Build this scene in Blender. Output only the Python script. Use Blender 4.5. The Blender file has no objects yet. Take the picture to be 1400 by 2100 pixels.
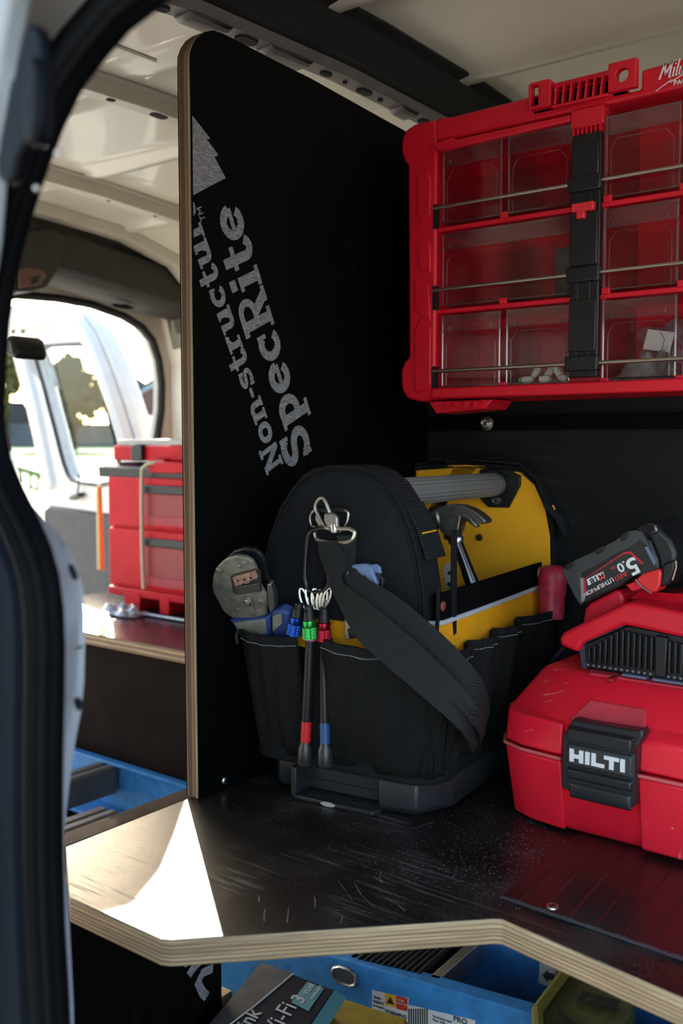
import bpy, bmesh, math, random
from mathutils import Vector, Matrix
random.seed(7)
sc = bpy.context.scene
COL = sc.collection
rad = math.radians

# ------------------------------------------------------------------ camera
CAM_Z = 0.38
FPX = 2042.0
PHI = rad(38.4)
PIT = -math.atan(145 / 2042.0)
FW = Vector((-math.sin(PHI) * math.cos(PIT), math.cos(PHI) * math.cos(PIT), math.sin(PIT)))
RT = Vector((math.cos(PHI), math.sin(PHI), 0))
UP = RT.cross(FW)
cam_d = bpy.data.cameras.new('camera')
cam = bpy.data.objects.new('camera', cam_d)
COL.objects.link(cam)
M = Matrix((RT, UP, -FW)).transposed().to_4x4()
M.translation = (0, 0, CAM_Z)
cam.matrix_world = M
cam_d.sensor_fit = 'VERTICAL'
cam_d.sensor_height = 36
cam_d.lens = 35
cam_d.clip_start = 0.02
cam_d.clip_end = 500
cam_d.dof.use_dof = True
cam_d.dof.focus_distance = 1.06
cam_d.dof.aperture_fstop = 6.0
sc.camera = cam

# ------------------------------------------------------------------ light
SUN_AZ = rad(52.3)
SUN_EL, SUN_DIR = rad(17.95), Vector((-math.sin(SUN_AZ), math.cos(SUN_AZ), 0))
w = bpy.data.worlds.new('world')
sc.world = w
w.use_nodes = True
nt = w.node_tree
nt.nodes.clear()
sky = nt.nodes.new('ShaderNodeTexSky')
sky.sky_type = 'NISHITA'
sky.sun_disc = False
sky.sun_elevation = SUN_EL
sky.sun_rotation = math.atan2(SUN_DIR.x, SUN_DIR.y)
sky.dust_density = 2.2
bgn = nt.nodes.new('ShaderNodeBackground')
bgn.inputs[1].default_value = 0.55
wo = nt.nodes.new('ShaderNodeOutputWorld')
nt.links.new(sky.outputs[0], bgn.inputs[0])
nt.links.new(bgn.outputs[0], wo.inputs[0])
sd = bpy.data.lights.new('sun', 'SUN')
sd.energy = 6.5
sd.angle = rad(0.27)
sd.color = (1, 0.96, 0.90)
so = bpy.data.objects.new('sun', sd)
COL.objects.link(so)
tosun = (SUN_DIR * math.cos(SUN_EL) + Vector((0, 0, math.sin(SUN_EL))))
so.rotation_euler = tosun.to_track_quat('Z', 'Y').to_euler()
sc.view_settings.view_transform = 'Standard'
sc.view_settings.look = 'None'
sc.view_settings.gamma = 1
sc.view_settings.use_curve_mapping = False
sc.view_settings.exposure = 0.6
sc.cycles.max_bounces = 10
sc.cycles.transparent_max_bounces = 24
sc.cycles.caustics_reflective = False
sc.cycles.caustics_refractive = False
sc.cycles.sample_clamp_indirect = 6

# ------------------------------------------------------------------ frames
class Fr:
    """a local frame: x to the right, y away from the camera side, z up"""
    def __init__(s, o=(0, 0, 0), yaw=0):
        s.o = tuple(o); s.y = rad(yaw)
    def loc(s, p, vec=False):
        x, y, z = [p[i] - (0 if vec else s.o[i]) for i in range(3)]
        c, n = math.cos(s.y), math.sin(s.y)
        return (c * x + n * y, -n * x + c * y, z)
    def P(s, u, v, ax, val):
        d = FW + RT * ((u - 700) / FPX) - UP * ((v - 1050) / FPX)
        d = s.loc(d, True); c = s.loc((0, 0, CAM_Z)); k = 'xyz'.index(ax)
        t = (val - c[k]) / d[k]
        return tuple(c[i] + t * d[i] for i in range(3))
    def L(s, ax, val, pts):
        return [s.P(u, v, ax, val) for u, v in pts]
    def L2(s, ax, val, pts):
        k = 'xyz'.index(ax)
        return [tuple(q for i, q in enumerate(s.P(u, v, ax, val)) if i != k) for u, v in pts]
W = Fr()

# ------------------------------------------------------------------ mesh tools
class MB:
    def __init__(s):
        s.v = []; s.f = []; s.m = []
    def add(s, vs, fs, m=0):
        b = len(s.v); s.v += [tuple(v) for v in vs]
        s.f += [tuple(i + b for i in f) for f in fs]; s.m += [m] * len(fs)
        return s
    def box(s, x0, x1, y0, y1, z0, z1, m=0, T=None):
        vs = [(x, y, z) for z in (z0, z1) for y in (y0, y1) for x in (x0, x1)]
        if T: vs = [T @ Vector(v) for v in vs]
        return s.add(vs, [(0, 2, 3, 1), (4, 5, 7, 6), (0, 1, 5, 4), (2, 6, 7, 3), (0, 4, 6, 2), (1, 3, 7, 5)], m)
    def loft(s, rings, cap=True, closed=True, m=0, loop=False):
        n = len(rings[0]); vs = [p for r in rings for p in r]; fs = []
        K = len(rings)
        for i in range(K if loop else K - 1):
            for j in range(n if closed else n - 1):
                a = i * n + j; b = i * n + (j + 1) % n; c = ((i + 1) % K) * n + (j + 1) % n; d = ((i + 1) % K) * n + j
                fs.append((a, b, c, d))
        if cap and not loop:
            fs.append(tuple(range(n - 1, -1, -1))); fs.append(tuple(range((K - 1) * n, K * n)))
        return s.add(vs, fs, m)
    def prism(s, poly, ax, a, b, m=0):
        def mk(p, t):
            return {'x': (t, p[0], p[1]), 'y': (p[0], t, p[1]), 'z': (p[0], p[1], t)}[ax]
        return s.loft([[mk(p, a) for p in poly], [mk(p, b) for p in poly]], m=m)
    def ring(s, outer, inner, ax, a, b, m=0):
        """a frame: outer and inner outlines with the same number of points"""
        def mk(p, t):
            return {'x': (t, p[0], p[1]), 'y': (p[0], t, p[1]), 'z': (p[0], p[1], t)}[ax]
        return s.loft([[mk(p, a) for p in outer], [mk(p, b) for p in outer], [mk(p, b) for p in inner], [mk(p, a) for p in inner]], loop=True, m=m)
    def tube(s, pts, r, n=8, closed=False, m=0, cap=True):
        pts = [Vector(p) for p in pts]; K = len(pts); rings = []
        rr = r if isinstance(r, (list, tuple)) else [r] * K
        prev = None
        for i, p in enumerate(pts):
            a = pts[(i - 1) % K] if (closed or i > 0) else p
            b = pts[(i + 1) % K] if (closed or i < K - 1) else p
            t = (b - a).normalized()
            if prev is None:
                h = Vector((0, 0, 1)) if abs(t.z) < .9 else Vector((1, 0, 0))
                u = t.cross(h).normalized()
            else:
                u = (prev - t * prev.dot(t)).normalized()
            prev = u; w_ = t.cross(u)
            rings.append([p + (u * math.cos(2 * math.pi * j / n) + w_ * math.sin(2 * math.pi * j / n)) * rr[i] for j in range(n)])
        return s.loft(rings, cap=cap and not closed, m=m, loop=closed)
    def lathe(s, prof, o, d, n=16, m=0, cap=True):
        """prof: (radius, distance along d)"""
        o = Vector(o); d = Vector(d).normalized()
        h = Vector((0, 0, 1)) if abs(d.z) < .9 else Vector((1, 0, 0))
        u = d.cross(h).normalized(); w_ = d.cross(u)
        rings = [[o + d * t + (u * math.cos(2 * math.pi * j / n) + w_ * math.sin(2 * math.pi * j / n)) * r for j in range(n)] for r, t in prof]
        return s.loft(rings, cap=cap, m=m)
    def grid(s, fn, nu, nv, m=0):
        vs = [fn(i / nu, j / nv) for j in range(nv + 1) for i in range(nu + 1)]
        fs = [(j * (nu + 1) + i, j * (nu + 1) + i + 1, (j + 1) * (nu + 1) + i + 1, (j + 1) * (nu + 1) + i) for j in range(nv) for i in range(nu)]
        return s.add(vs, fs, m)
    def ribbon(s, A, B, th, m=0, off=None):
        """a band between edge A and edge B with a thickness"""
        A = [Vector(p) for p in A]; B = [Vector(p) for p in B]; K = len(A); rings = []
        for i in range(K):
            t = ((A[min(i + 1, K - 1)] + B[min(i + 1, K - 1)]) - (A[max(i - 1, 0)] + B[max(i - 1, 0)])).normalized()
            n = t.cross(B[i] - A[i]).normalized() * th / 2
            rings.append([A[i] - n, A[i] + n, B[i] + n, B[i] - n])
        return s.loft(rings, m=m)
    def build(s, name, mats, parent=None, smooth=False, bevel=0, seg=2, ang=32, solid=0, solid_off=0, sub=0, fr=None, recalc=True):
        me = bpy.data.meshes.new(name)
        me.from_pydata(s.v, [], s.f)
        if not isinstance(mats, (list, tuple)): mats = [mats]
        for mm in mats: me.materials.append(mm)
        if len(mats) > 1: me.polygons.foreach_set('material_index', s.m)
        if recalc:
            bm = bmesh.new(); bm.from_mesh(me)
            bmesh.ops.remove_doubles(bm, verts=bm.verts, dist=1e-6)
            bmesh.ops.recalc_face_normals(bm, faces=bm.faces)
            bm.to_mesh(me); bm.free()
        me.validate()
        o = bpy.data.objects.new(name, me)
        COL.objects.link(o)
        if parent: o.parent = parent
        if fr: o.location = fr.o; o.rotation_euler = (0, 0, fr.y)
        if solid:
            q = o.modifiers.new('solid', 'SOLIDIFY'); q.thickness = solid; q.offset = solid_off
        if sub:
            q = o.modifiers.new('sub', 'SUBSURF'); q.levels = sub; q.render_levels = sub
        if bevel:
            q = o.modifiers.new('bevel', 'BEVEL'); q.width = bevel; q.segments = seg; q.limit_method = 'ANGLE'; q.angle_limit = rad(ang)
            q.harden_normals = False
        if smooth or bevel or sub:
            me.polygons.foreach_set('use_smooth', [True] * len(me.polygons))
            me.set_sharp_from_angle(angle=rad(42))
        return o

def thing(name, label, cat, fr=None, group=None, loc=None):
    o = bpy.data.objects.new(name, None)
    COL.objects.link(o)
    o.empty_display_size = .05
    if fr: o.location = fr.o; o.rotation_euler = (0, 0, fr.y)
    if loc: o.location = loc
    o['label'] = label; o['category'] = cat
    if group: o['group'] = group
    return o
def tag(o, label, cat, group=None):
    o['label'] = label; o['category'] = cat
    if group: o['group'] = group
    return o
def struct(o):
    o['kind'] = 'structure'
    return o
def copy_tree(root):
    r = root.copy(); COL.objects.link(r)
    for ch in list(root.children):
        c = ch.copy(); COL.objects.link(c); c.parent = r
    return r

# ------------------------------------------------------------------ materials
def base(name, col, rough=.5, metal=0, spec=.5, coat=0, sheen=0):
    m = bpy.data.materials.new(name); m.use_nodes = True
    b = m.node_tree.nodes['Principled BSDF']
    b.inputs['Base Color'].default_value = (*col, 1)
    b.inputs['Roughness'].default_value = rough
    b.inputs['Metallic'].default_value = metal
    b.inputs['Specular IOR Level'].default_value = spec
    b.inputs['Coat Weight'].default_value = coat
    b.inputs['Sheen Weight'].default_value = sheen
    return m
class N:
    """small node helper"""
    def __init__(s, m): s.m = m; s.t = m.node_tree; s.b = s.t.nodes['Principled BSDF']; s.tc = None
    def n(s, k, **kw):
        q = s.t.nodes.new(k)
        for a, b in kw.items(): setattr(q, a, b)
        return q
    def l(s, a, b): s.t.links.new(a, b)
    def coord(s, scale=(1, 1, 1), rot=(0, 0, 0)):
        if not s.tc: s.tc = s.n('ShaderNodeTexCoord')
        mp = s.n('ShaderNodeMapping'); mp.inputs['Scale'].default_value = scale; mp.inputs['Rotation'].default_value = rot
        s.l(s.tc.outputs['Object'], mp.inputs[0]); return mp.outputs[0]
    def noise(s, sc_=10, det=3, scale=(1, 1, 1), rot=(0, 0, 0), rough=.5):
        q = s.n('ShaderNodeTexNoise'); q.inputs['Scale'].default_value = sc_; q.inputs['Detail'].default_value = det
        q.inputs['Roughness'].default_value = rough
        s.l(s.coord(scale, rot), q.inputs['Vector']); return q.outputs['Fac']
    def ramp(s, src, stops, const=False):
        q = s.n('ShaderNodeValToRGB'); e = q.color_ramp.elements
        if const: q.color_ramp.interpolation = 'CONSTANT'
        while len(e) < len(stops): e.new(.5)
        for i, (p, c) in enumerate(stops):
            e[i].position = p; e[i].color = (*c, 1) if hasattr(c, '__len__') else (c, c, c, 1)
        s.l(src, q.inputs[0]); return q.outputs[0]
    def math(s, op, a, b=None, c=None):
        q = s.n('ShaderNodeMath', operation=op)
        for i, x in enumerate((a, b, c)):
            if x is None: continue
            if isinstance(x, (int, float)): q.inputs[i].default_value = x
            else: s.l(x, q.inputs[i])
        return q.outputs[0]
    def mix(s, fac, a, b):
        q = s.n('ShaderNodeMix', data_type='RGBA')
        for k, x in ((0, fac), (6, a), (7, b)):
            if isinstance(x, (int, float)): q.inputs[k].default_value = x
            elif hasattr(x, '__len__'): q.inputs[k].default_value = (*x, 1)
            else: s.l(x, q.inputs[k])
        return q.outputs[2]
    def bump(s, h, st=.3, dist=.001):
        q = s.n('ShaderNodeBump'); q.inputs['Strength'].default_value = st; q.inputs['Distance'].default_value = dist
        s.l(h, q.inputs['Height']); s.l(q.outputs[0], s.b.inputs['Normal'])
    def col(s, c): s.l(c, s.b.inputs['Base Color'])
    def rough(s, c): s.l(c, s.b.inputs['Roughness'])

def plain(name, col, rough=.5, metal=0, var=.12, nsc=25, bump=.0, bsc=300, spec=.5, coat=0):
    m = base(name, col, rough, metal, spec, coat); k = N(m)
    f = k.noise(nsc, 4)
    k.col(k.ramp(f, [(.3, tuple(c * (1 - var) for c in col)), (.7, tuple(min(1, c * (1 + var)) for c in col))]))
    if bump: k.bump(k.noise(bsc, 2), bump, .0006)
    return m
def fabric(name, col, per=.0012, rough=.85, st=.6, var=.2):
    """woven cloth: crossed threads in relief"""
    m = base(name, col, rough, 0, .18); k = N(m)
    def wave(d):
        q = k.n('ShaderNodeTexWave', wave_type='BANDS', bands_direction='X'); q.inputs['Scale'].default_value = .314 / per
        q.inputs['Distortion'].default_value = .5; q.inputs['Detail'].default_value = 1
        k.l(k.coord((1, 1, 1), d), q.inputs[0]); return q.outputs['Fac']
    a = wave((0, rad(45), rad(20))); b = wave((0, rad(-45), rad(20)))
    h = k.math('MULTIPLY', a, b)
    n_ = k.noise(30, 3)
    c1 = k.ramp(n_, [(.3, tuple(c * (1 - var) for c in col)), (.7, tuple(c * (1 + var) for c in col))])
    k.col(k.mix(h, c1, tuple(min(1, c * (2.2 if max(col) < .2 else 1.15) + (.012 if max(col) < .2 else 0)) for c in col)))
    k.bump(h, st, .0007)
    return m
def webbing(name, col, per=.0022, axis_rot=(0, 0, 0), st=.9):
    m = base(name, col, .8, 0, .2); k = N(m)
    q = k.n('ShaderNodeTexWave', wave_type='BANDS', bands_direction='Z'); q.inputs['Scale'].default_value = .314 / per
    q.inputs['Distortion'].default_value = .3
    k.l(k.coord((1, 1, 1), axis_rot), q.inputs[0])
    k.col(k.mix(q.outputs['Fac'], tuple(c * .5 for c in col), tuple(min(1, c * 1.7) for c in col)))
    k.bump(q.outputs['Fac'], st, .0005)
    return m
def ply(name, ax, t, dark=.0, nl=9, tones=None):
    """plywood: layers across thickness t along axis ax of the object"""
    m = base(name, (.6, .42, .25), .7); k = N(m)
    sx = k.n('ShaderNodeSeparateXYZ'); k.l(k.coord(), sx.inputs[0])
    z = sx.outputs['XYZ'.index(ax.upper())]
    ln = k.noise(8, 4, scale=(2, 2, 2)); wob = k.math('MULTIPLY', k.math('SUBTRACT', ln, .5), .0016)
    zz = k.math('ADD', k.math('DIVIDE', k.math('ADD', z, wob), t), 1.0)
    st = []
    for i in range(nl):
        tone = (.50, .355, .20) if i % 2 else (.20, .12, .062)
        j = random.uniform(.85, 1.15) * (1 - dark)
        st.append((i / nl, tuple(c * j for c in tone)))
    if tones: st = tones
    c = k.ramp(zz, st, True)
    gs = {'z': (12, 12, 500), 'x': (500, 12, 12), 'y': (12, 500, 12)}[ax]
    g = k.noise(1, 5, scale=gs)
    c = k.mix(k.ramp(g, [(.35, 0.0), (.70, .75)]), c, (.13, .075, .04))
    big = k.noise(9, 2)
    c = k.mix(k.ramp(big, [(.62, 0.0), (.72, .5)]), c, (.20, .10, .05))
    k.col(c); k.bump(g, .5, .0008)
    return m
def film(name, col=(.009, .006, .005), rough=.28, scr=1, dust=1, spec=.5):
    """dark film face of formwork ply: gloss, long scratches, specks of dust"""
    m = base(name, col, rough, 0, spec); k = N(m)
    def scratch(rot, sc_, lo):
        q = k.noise(1, 2, scale=(6 * sc_, 240 * sc_, 60), rot=(0, 0, rot), rough=.6)
        gate = k.noise(7, 3)
        return k.math('MULTIPLY', k.ramp(q, [(lo, 0.0), (lo + .05, 1.0)]), k.ramp(gate, [(.45, 0.0), (.65, 1.0)]))
    s1 = k.math('MAXIMUM', scratch(rad(25), 1, .60), scratch(rad(-50), .8, .62))
    s1 = k.math('MAXIMUM', s1, scratch(rad(80), 1.3, .63))
    sp = k.noise(900, 1); zone = k.noise(6, 2)
    sp = k.math('MULTIPLY', k.ramp(sp, [(.63, 0.0), (.68, 1.0)]), k.ramp(zone, [(.35, .25), (.65, 1.0)]))
    mask = k.math('ADD', k.math('MULTIPLY', s1, .14 * scr), k.math('MULTIPLY', sp, .30 * dust))
    hz = k.ramp(k.noise(14, 4), [(.45, 0.0), (.8, .05 * dust)])
    c = k.mix(k.math('ADD', mask, hz), col, (.6, .55, .52))
    k.col(c)
    r = k.math('ADD', k.math('MULTIPLY', k.noise(60, 4, scale=(1, 6, 1), rot=(0, 0, .4)), .22), rough - .08)
    k.rough(k.math('ADD', r, k.math('MULTIPLY', s1, .3)))
    k.bump(k.noise(220, 2), .08, .0005)
    return m
def clear(name, tint=(.93, .95, .97), refl=.10, rough=.04, milky=0.0, mcol=(.8, .8, .85), fres=.5):
    """thin clear plastic or glass: transparent with a Fresnel reflection"""
    m = bpy.data.materials.new(name); m.use_nodes = True; t = m.node_tree; t.nodes.clear()
    o = t.nodes.new('ShaderNodeOutputMaterial'); tr = t.nodes.new('ShaderNodeBsdfTransparent'); tr.inputs[0].default_value = (*tint, 1)
    g = t.nodes.new('ShaderNodeBsdfGlossy'); g.inputs['Roughness'].default_value = rough
    lw = t.nodes.new('ShaderNodeLayerWeight'); lw.inputs[0].default_value = .35
    ad = t.nodes.new('ShaderNodeMath'); ad.operation = 'MULTIPLY_ADD'; ad.inputs[1].default_value = fres; ad.inputs[2].default_value = refl
    mx = t.nodes.new('ShaderNodeMixShader')
    t.links.new(lw.outputs['Fresnel'], ad.inputs[0]); t.links.new(ad.outputs[0], mx.inputs[0])
    t.links.new(tr.outputs[0], mx.inputs[1]); t.links.new(g.outputs[0], mx.inputs[2])
    last = mx
    if milky:
        d = t.nodes.new('ShaderNodeBsdfDiffuse'); d.inputs[0].default_value = (*mcol, 1)
        m2 = t.nodes.new('ShaderNodeMixShader'); m2.inputs[0].default_value = milky
        t.links.new(mx.outputs[0], m2.inputs[1]); t.links.new(d.outputs[0], m2.inputs[2]); last = m2
    t.links.new(last.outputs[0], o.inputs[0])
    return m
def scuffed(name, col, rough=.4, amt=.5, sc_=1):
    """moulded plastic with pale scuffs and fine grain"""
    m = base(name, col, rough, 0, .5); k = N(m)
    a = k.noise(1, 3, scale=(30 * sc_, 200 * sc_, 60 * sc_), rot=(.3, .2, .7)); g = k.noise(16, 3)
    b = k.noise(1, 3, scale=(220 * sc_, 30 * sc_, 50 * sc_), rot=(.5, 0, -.4))
    s_ = k.math('MAXIMUM', k.ramp(a, [(.66, 0.0), (.70, 1.0)]), k.ramp(b, [(.68, 0.0), (.72, 1.0)]))
    s_ = k.math('MULTIPLY', s_, k.ramp(g, [(.5, 0.0), (.66, amt)]))
    v = k.ramp(k.noise(6, 3), [(.3, tuple(c * .9 for c in col)), (.7, tuple(min(1, c * 1.08) for c in col))])
    k.col(k.mix(s_, v, (.75, .6, .58)))
    k.bump(k.noise(900, 2), .18, .0004)
    return m
def printed(name, col=(.36, .36, .40)):
    m = base(name, col, .6); k = N(m)
    a = k.noise(1, 3, scale=(1, 90, 900), rot=(.35, 0, 0)); b = k.noise(1, 3, scale=(1, 900, 90), rot=(.2, 0, 0))
    h = k.math('MULTIPLY', k.ramp(a, [(.35, .3), (.6, 1.0)]), k.ramp(b, [(.35, .45), (.6, 1.0)]))
    k.col(k.mix(h, (.05, .05, .055), col))
    return m

RED = (.66, .006, .024)
M_red = plain('red_plastic', RED, .42, var=.08, bump=.15, bsc=900)
M_red_case = scuffed('red_case_plastic', (.84, .012, .035), .42, .9)
M_red_dark = plain('deep_red_plastic', (.33, .008, .014), .4, bump=.1)
M_black = plain('black_plastic', (.008, .008, .010), .42, bump=.2, bsc=700)
M_black2 = scuffed('black_scuffed_plastic', (.018, .019, .022), .42, .25)
M_void = base('flat_black', (.004, .004, .004), .9)  # even near-black for the main bow, holes, slots and gaps
M_rubber = plain('black_rubber', (.006, .0065, .008), .5, bump=.15, bsc=500)
M_seal = plain('door_seal_rubber', (.0025, .003, .004), .5, bump=.1, bsc=400, spec=.05)
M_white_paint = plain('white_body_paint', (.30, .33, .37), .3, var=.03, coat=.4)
M_roof = plain('roof_underside_paint', (.74, .69, .57), .33, var=.05, nsc=6, coat=.3)
M_rib = plain('roof_rib_paint', (.62, .57, .47), .38, var=.06, nsc=10)
M_ribd = plain('rib_primer', (.13, .115, .11), .45, .1, var=.15, nsc=30)
M_steel = plain('steel', (.62, .60, .56), .28, 1, var=.1)
M_dsteel = plain('dull_steel', (.35, .34, .32), .42, 1, var=.25, nsc=60)
M_chrome = base('chrome', (.75, .75, .75), .15, 1)
M_alu = plain('brushed_aluminium', (.55, .54, .52), .4, 1, var=.12, nsc=40)
M_fab = fabric('black_bag_cloth', (.008, .009, .012), .0011)
M_fab2 = fabric('coarse_pocket_cloth', (.007, .007, .007), .0017, st=1.0)
M_side = plain('black_side_cloth', (.003, .003, .0035), .95, var=.2, spec=.08)
M_yel = fabric('yellow_bag_cloth', (.90, .38, .010), .0017, .8, .5, .08)
M_yelf = plain('yellow_felt_lining', (.95, .43, .010), .9, var=.06, bump=.3, bsc=1500)
M_reflect = plain('reflective_piping', (.55, .58, .66), .5, var=.05)
M_web = webbing('black_webbing', (.016, .017, .021), .0024, (rad(0), rad(0), 0))
M_web2 = webbing('black_trim_webbing', (.011, .012, .014), .0014)
M_grey_h = plain('grey_handle_tube', (.20, .20, .20), .5, var=.05)
M_white_ink = base('white_ink', (.75, .77, .80), .5)
M_thread = base('pale_thread', (.42, .42, .42), .8)
M_film = film('dark_film_face', (.007, .005, .0045), rough=.33)
M_film_wall = film('dark_film_wall', (.0010, .0010, .0010), .6, .03, .01, .10)
M_film_back = film('charcoal_back_panel', (.006, .007, .0085), .6, .1, .08, .3)
_L, _D = (.48, .345, .20), (.20, .125, .068)
M_shelf_ply = ply('shelf_ply_edge', 'z', .022, tones=[(0, _D), (.05, (.42, .30, .17)), (.15, _D), (.20, (.50, .37, .22)), (.29, (.24, .15, .08)), (.35, _L), (.44, _D), (.49, (.46, .32, .18)), (.58, (.22, .14, .075)), (.64, (.52, .38, .23)), (.74, (.30, .20, .11)), (.80, (.50, .375, .225)), (.965, (.10, .05, .03))])
M_div_ply = ply('divider_ply_edge', 'x', .018, .1, 7, tones=[(0, (.42, .26, .13)), (.10, (.075, .030, .018)), (.42, (.13, .05, .03)), (.50, (.30, .19, .09)), (.62, (.17, .09, .045)), (.74, (.38, .28, .15)), (.86, (.55, .46, .30))])
M_print = printed('scratchy_white_print')
M_blue = plain('blue_fibreglass', (.035, .21, .50), .45, var=.22, nsc=60, bump=.2)
M_blue_d = plain('blue_fibreglass_dark', (.02, .12, .32), .5, var=.2, nsc=60)
M_clear = clear('clear_bin_plastic', (.96, .95, .96), .006, .05, 0, (.6, .6, .7), .28)
M_clear_rim = clear('clear_bin_rim', (.88, .86, .90), .07, .10, .012, (.7, .7, .8), .5)
M_bag = clear('thin_clear_bag', (.86, .88, .9), .14, .12, .12, (.85, .87, .92))
M_glass = clear('window_glass', (.93, .95, .94), .0, .01, .01, (.8, .85, .8), .04)

# ------------------------------------------------------------------ text
def text_obj(s, name, mat, parent, o, xd, yd, size, bold=0.0, sx=1.0, align='LEFT', depth=.0002, space=1.0):
    """flat lettering set in the plane spanned by xd and yd with its origin at o"""
    c = bpy.data.curves.new(name, 'FONT'); c.body = s; c.size = size; c.offset = bold * size; c.align_x = align
    c.space_character = space; c.extrude = depth; c.resolution_u = 3
    t = bpy.data.objects.new(name, c); COL.objects.link(t)
    dg = bpy.context.evaluated_depsgraph_get()
    me = bpy.data.meshes.new_from_object(t.evaluated_get(dg))
    bpy.data.objects.remove(t)
    xd = Vector(xd).normalized() * sx; yd = Vector(yd).normalized(); zd = xd.cross(yd).normalized()
    for v in me.vertices:
        v.co = Vector(o) + xd * v.co.x + yd * v.co.y + zd * (v.co.z + depth)
    me.name = name; me.materials.clear(); me.materials.append(mat)
    q = bpy.data.objects.new(name, me); COL.objects.link(q)
    if parent: q.parent = parent
    return q

def arc(cx, cy, rx, ry, a0, a1, n=10):
    return [(cx + rx * math.cos(rad(a0 + (a1 - a0) * i / n)), cy + ry * math.sin(rad(a0 + (a1 - a0) * i / n))) for i in range(n + 1)]
W_ = .30
GL = {  # slab-serif letters as strokes: (points, width); then advance
 'S': ([(arc(.48, 1.06, .36, .26, 20, 270, 12) + arc(.48, .46, .38, .32, 90, -165, 12)[1:], .30), ([(.84, 1.0), (.84, 1.42)], .14), ([(.1, .05), (.1, .5)], .14)], 1.06),
 's': ([(arc(.40, .74, .28, .17, 20, 270, 10) + arc(.40, .35, .30, .22, 90, -160, 10)[1:], .24), ([(.68, .66), (.68, .98)], .11), ([(.08, .04), (.08, .38)], .11)], .86),
 'p': ([([(.27, -.42), (.27, 1.0)], .30), (arc(.50, .5, .33, .38, 140, -140, 14), .29), ([(.0, -.36), (.56, -.36)], .16), ([(.0, .93), (.3, .93)], .16)], 1.06),
 'e': ([(arc(.48, .5, .34, .38, 5, 318, 16), .28), ([(.2, .50), (.86, .50)], .17)], 1.00),
 'c': ([(arc(.48, .5, .34, .38, 48, 315, 14), .28), ([(.76, .58), (.76, .98)], .13)], .94),
 'R': ([([(.28, 0), (.28, 1.42)], .30), ([(.0, 1.33), (.6, 1.33)] + arc(.62, 1.02, .30, .31, 85, -85, 10) + [(.3, .70)], .22), ([(.55, .7), (.92, .1)], .30), ([(.0, .08), (.56, .08)], .17), ([(.72, .08), (1.16, .08)], .17)], 1.20),
 'i': ([([(.28, 0), (.28, 1.0)], .30), ([(.02, .92), (.3, .92)], .16), ([(.0, .08), (.56, .08)], .17), ([(.28, 1.14), (.28, 1.42)], .31)], .60),
 't': ([([(.30, 1.36), (.30, .34)] + arc(.52, .32, .22, .24, 180, 300, 6) + [(.74, .24)], .28), ([(.02, .90), (.68, .90)], .19)], .78),
 'N': ([([(.22, 0), (.22, 1.42)], .22), ([(.2, 1.36), (.98, .06)], .30), ([(.98, 0), (.98, 1.42)], .22), ([(.0, .08), (.46, .08)], .17), ([(.0, 1.34), (.4, 1.34)], .17), ([(.76, 1.34), (1.2, 1.34)], .17)], 1.26),
 'o': ([(arc(.48, .5, .34, .37, 0, 360, 20), .29)], 1.0),
 'n': ([([(.27, 0), (.27, 1.0)], .29), (arc(.55, .60, .27, .28, 150, 0, 8) + [(.82, 0)], .28), ([(.0, .92), (.3, .92)], .16), ([(.0, .08), (.52, .08)], .17), ([(.62, .08), (1.08, .08)], .17)], 1.12),
 'u': ([([(.27, 1.0), (.27, .42)] + arc(.50, .38, .24, .26, 190, 330, 8) + [(.80, .5)], .28), ([(.82, 1.0), (.82, 0)], .29), ([(.0, .92), (.3, .92)], .16), ([(.60, .92), (.84, .92)], .16), ([(.8, .08), (1.08, .08)], .17)], 1.12),
 'r': ([([(.27, 0), (.27, 1.0)], .29), (arc(.60, .55, .30, .34, 150, 60, 6), .28), ([(.0, .92), (.3, .92)], .16), ([(.0, .08), (.58, .08)], .17)], .84),
 'a': ([(arc(.42, .66, .32, .24, 160, 0, 8) + [(.74, .1), (.95, .1)], .26), (arc(.42, .30, .26, .22, 0, 360, 14), .22)], 1.0),
 'l': ([([(.28, 0), (.28, 1.42)], .30), ([(.0, 1.34), (.3, 1.34)], .16), ([(.0, .08), (.56, .08)], .17)], .62),
 '-': ([([(.04, .5), (.46, .5)], .22)], .52),
}
def strokes(mb, poly, wd, fn, h):
    pts = [Vector((p[0], p[1])) for p in poly]; K = len(pts); Lp = []; Rp = []
    for i in range(K):
        a = pts[max(i - 1, 0)]; b = pts[min(i + 1, K - 1)]
        t = (b - a).normalized(); n_ = Vector((-t.y, t.x)) * wd / 2
        Lp.append(pts[i] + n_); Rp.append(pts[i] - n_)
    vs = []
    for i in range(K):
        vs += [fn(Lp[i].x, Lp[i].y, h), fn(Rp[i].x, Rp[i].y, h)]
    mb.add(vs, [(2 * i, 2 * i + 1, 2 * i + 3, 2 * i + 2) for i in range(K - 1)])
def slab_text(mb, s, o, d, total, hscale, px_):
    """writes s from o along d (both in the y-z plane of a panel at x=px_)"""
    adv = sum(GL[c][1] for c in s); k = total / adv
    d = Vector(d).normalized(); u = Vector((-d.y, d.x)); x = 0; lvl = 0
    for ch in s:
        for poly, wd in GL[ch][0]:
            lvl = (lvl + 1) % 7
            def fn(a, b, h, x=x):
                q = Vector(o) + d * (x + a) * k + u * b * k * hscale
                return (px_ + h, q.x, q.y)
            strokes(mb, poly, wd, fn, .0003 + lvl * .00003)
        x += GL[ch][1]
def clip_obj(o, co, no):
    bm = bmesh.new(); bm.from_mesh(o.data)
    bmesh.ops.bisect_plane(bm, geom=bm.verts[:] + bm.edges[:] + bm.faces[:], plane_co=co, plane_no=no, clear_outer=True)
    bm.to_mesh(o.data); bm.free()
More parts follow.
